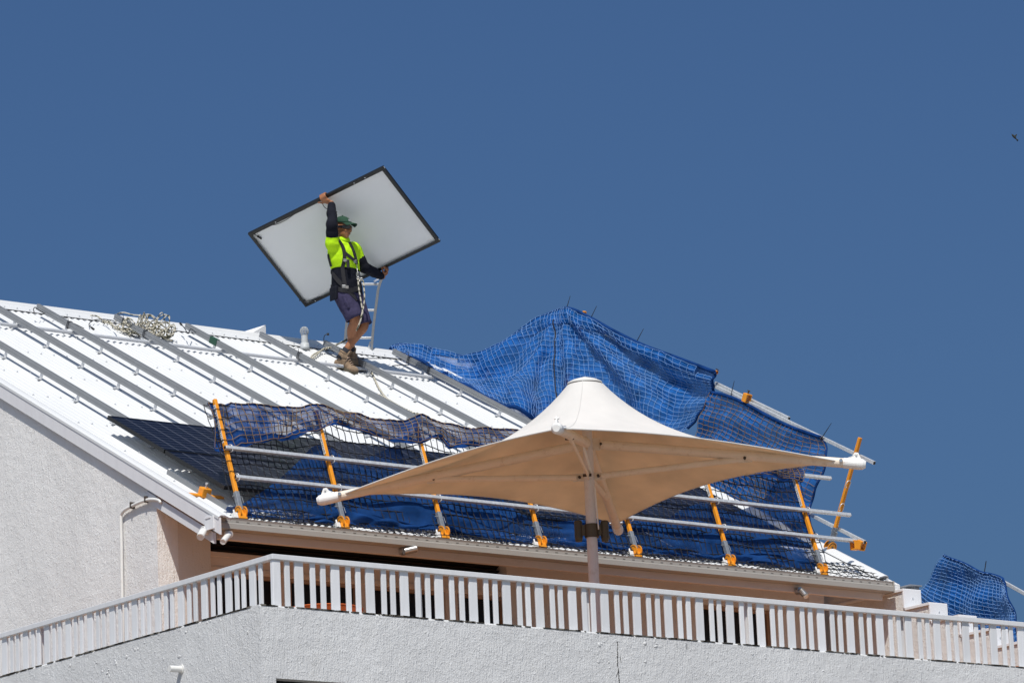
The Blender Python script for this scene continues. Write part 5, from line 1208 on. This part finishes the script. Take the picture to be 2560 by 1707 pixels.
# --- shorts
h_ = MB(); torso(h_, [(PX(770, 985, .02), .165, .125), (PX(757, 945, .02), .182, .138), (PX(750, 890, .02), .175, .13)])
hr = rhip.lerp(rkn, .66) + RH_ * .005; hl = lhip.lerp(lkn, .74)
limb(h_, [(rhip + ZZ * .0, .108), (rhip.lerp(rkn, .45), .105), (hr, .094)], 20); limb(h_, [(lhip, .10), (lhip.lerp(lkn, .5), .098), (hl, .088)], 20)
me_ = remesh(h_, .010, 4); sh_o = mpart('shorts', me_, 'shorts', wk)
for top_, bot_, r_ in ((rhip, rkn, .098), (lhip, lkn, .091)):
    d_ = (bot_ - top_).normalized(); c_ = (hr if top_ is rhip else hl); u_ = d_.orthogonal().normalized(); v_ = d_.cross(u_); m = MB()
    m.loft([[c_ + d_ * z_ + (u_ * math.cos(6.28318 * k / 24) + v_ * math.sin(6.28318 * k / 24)) * rr_ for k in range(24)] for z_, rr_ in ((-.12, r_ + .004), (-.02, r_ + .005), (.05, r_ + .003), (.085, r_ + .006), (.087, r_ - .004), (.03, r_ - .006))], cap=False); part('leg_hem', m, 'shorts', sh_o, smooth=True)
pc_ = rhip.lerp(rkn, .42) + Sd * .085 + Fd * .03; d_ = (rkn - rhip).normalized(); m = MB(); m.obox(pc_ - Fd * .02, d_ * .075, (Fd - d_ * Fd.dot(d_)).normalized() * .06, Sd * .018); part('cargo_pocket', m, 'shorts', sh_o, bevel=.01)
# --- socks and boots
for hl_, dr_, an_, kn_, tag_ in ((heelR, dR, rank, rkn, 'near'), (heelL, dL, lank, lkn, 'far')):
    sd = RN.cross(dr_).normalized(); ax_ = (kn_ - an_).normalized()
    m = MB(); m.tube([an_ - ax_ * .06, an_ + ax_ * .02, an_ + ax_ * .075], .05, 18, rad=[.047, .046, .045]); part('sock', m, 'sock', wk, smooth=True)
    k_ = MB(); mid = hl_ + dr_ * .085
    limb(k_, [(mid + RN * .06, .050), (mid + RN * .10, .050), (an_ - ax_ * .01, .052)], 16)
    k_.ell(hl_ + dr_ * .06 + RN * .055, dr_ * .060, sd * .042, RN * .050, 16, 12); k_.ell(hl_ + dr_ * .14 + RN * .058, dr_ * .085, sd * .044, RN * .050, 16, 12); k_.ell(hl_ + dr_ * .225 + RN * .045, dr_ * .078, sd * .049, RN * .040, 16, 12)
    limb(k_, [(an_ + ax_ * .0 + dr_ * .01, .050), (mid + dr_ * .06 + RN * .075, .042), (hl_ + dr_ * .2 + RN * .06, .036)], 14)
    bo = mpart('boot', remesh(k_, .008, 3), 'boot', wk)
    out = []
    for i in range(28):
        a = 6.28318 * i / 28; ca, sa = math.cos(a), math.sin(a); out.append((.148 + .158 * ca, sa * (.046 + .008 * ca) * (1 if abs(ca) < .7 else 1.0)))
    m = MB(); m.loft([[hl_ + dr_ * (.148 + (x_ - .148) * s__) + sd * (y_ * s__) + RN * h__ for x_, y_ in out] for h__, s__ in ((.004, .96), (.012, 1.0), (.030, 1.0), (.036, .95))]); so_ = part('sole', m, 'sole', bo)
    m = MB()
    for i in range(9): m.obox(hl_ + dr_ * (.02 + .032 * i) + RN * .003, dr_ * .010, sd * .040, RN * .004)
    part('tread', m, 'sole', so_)
    m = MB()
    for i in range(5):
        t = i / 4; c = (an_ + dr_ * .052 + RN * -.005).lerp(hl_ + dr_ * .215 + RN * .088, t); m.tube([c + sd * .026 + RN * .004, c + RN * .012 + dr_ * .004, c - sd * .026 + RN * .004], .0035, 6)
    for s in (-1, 1): m.tube(spline([an_ + dr_ * .055, an_ + dr_ * .075 + sd * .03 * s - RN * .01, an_ + dr_ * .07 + sd * .05 * s - RN * .05], 8), .003, 5)
    part('laces', m, 'lace', bo)
    m = MB(); m.tube([an_ + ax_ * .012, an_ + ax_ * .03], .053, 18, rad=[.056, .054]); m.obox(an_ + dr_ * .05 + ax_ * .03, dr_ * .008, sd * .024, ax_ * .035); part('boot_collar', m, 'boot', bo)

# --- harness, laid on the surface of the shirt
dg = bpy.context.evaluated_depsgraph_get()
vv_, ff_ = [], []
for o in (shirt_o, hem_o, sh_o):
    k0 = len(vv_); vv_ += [v.co + root_base(wk) for v in o.data.vertices]; ff_ += [tuple(i + k0 for i in p.vertices) for p in o.data.polygons]
BV = BVHTree.FromPolygons(vv_, ff_)
def stick(x, y):
    d = ray(*z1(x, y)).normalized(); h = BV.ray_cast(C0, d)
    if h[0] is None:
        p = PX(x, y, .1); n = BV.find_nearest(p); return n[0], (n[1] if n[1].dot(fw) < 0 else -n[1])
    return h[0], (h[1] if h[1].dot(fw) < 0 else -h[1])
def strap(pts, w_, nm, parent, m_='strap', lift=.006):
    Q = [stick(*p) for p in pts]; P = spline([q[0] + q[1] * lift for q in Q], 8 * (len(Q) - 1)); N_ = spline([q[1] for q in Q], 8 * (len(Q) - 1)); R = []
    for i, p in enumerate(P):
        d = (P[min(i + 1, len(P) - 1)] - P[max(i - 1, 0)]).normalized(); n = (N_[i] - d * N_[i].dot(d)).normalized(); s = d.cross(n)
        R.append([p + s * w_ / 2 + n * .003, p - s * w_ / 2 + n * .003, p - s * w_ / 2 - n * .004, p + s * w_ / 2 - n * .004])
    m = MB(); m.loft(R); return part(nm, m, m_, parent)
har = part('harness', (lambda m: (m.obox(stick(745, 890)[0] + stick(745, 890)[1] * .01, CR * .02, CU * .016, fw * .006), m)[1])(MB()), 'steel', wk, label='black safety harness with webbing straps')
strap([(690, 562), (706, 585), (722, 620), (730, 660), (727, 710), (718, 750), (722, 800), (735, 880)], .040, 'shoulder_strap', har)
strap([(762, 575), (780, 610), (797, 650), (808, 690), (815, 730)], .044, 'shoulder_strap', har)
strap([(726, 645), (760, 672), (795, 700), (820, 715)], .034, 'chest_strap', har)
strap([(640, 780), (660, 810), (695, 852), (732, 888)], .044, 'thigh_strap', har)
strap([(618, 660), (625, 690), (640, 745)], .035, 'back_strap', har)
strap([(735, 885), (770, 925), (800, 960), (815, 985)], .05, 'waist_strap', har)
strap([(640, 890), (700, 905), (760, 915), (820, 900), (842, 890)], .05, 'belt', har)
for x_, y_ in ((798, 712), (732, 700), (726, 885)):
    p, n = stick(x_, y_); m = MB(); u_ = n.cross(CU).normalized(); v_ = n.cross(u_); m.obox(p + n * .014, u_ * .020, v_ * .016, n * .004); part('buckle', m, 'steel', har, bevel=.004)
p, n = stick(750, 725); m = MB(); u_ = n.cross(ZZ).normalized(); m.obox(p + n * .022, u_ * .017, ZZ * .048, n * .012); part('shock_pack', m, 'strap', har, bevel=.008)
p, n = stick(660, 930); m = MB(); m.obox(p + n * .01, n.cross(ZZ).normalized() * .06, ZZ * .075, n * .02); part('tool_pouch', m, 'navy', har, bevel=.012)
# lanyard rope and karabiners
lp1 = [stick(812, 700)[0] - fw * .02, stick(820, 760)[0] - fw * .03, PX(826, 830, .21), PX(832, 900, .22), PX(842, 960, .23), PX(852, 1020, .23), PX(858, 1070, .23), PX(845, 1120, .22), PX(828, 1165, .2), PX(815, 1195, .19)]
lp2 = [PX(840, 842, .21), PX(862, 850, .21), PX(868, 900, .22), PX(872, 960, .22), PX(866, 1020, .22), PX(855, 1070, .225), PX(842, 1130, .215)]
ly = thing('lanyard', 'flecked lanyard rope clipped to the front of the worker harness', 'rope', lp1[-1]); m = MB(); m.tube(spline(lp1[2:], 60), .0085, 7); m.tube(spline(lp2, 50), .0085, 7); part('rope', m, 'rope', ly, smooth=True)
m = MB(); m.tube(spline(lp1[:3], 12), .004, 6)
for c_, a_ in ((PX(824, 800, .2), 0.0), (PX(832, 832, .21), 1.1), (PX(845, 838, .21), 2.0)):
    m.tube([c_ + CR * (.014 * math.cos(t) * math.cos(a_) - .026 * math.sin(t) * math.sin(a_)) + CU * (.014 * math.cos(t) * math.sin(a_) + .026 * math.sin(t) * math.cos(a_)) for t in [6.28318 * k / 14 for k in range(15)]], .0045, 6, cap=False)
part('karabiner', m, 'steel', ly, smooth=True)
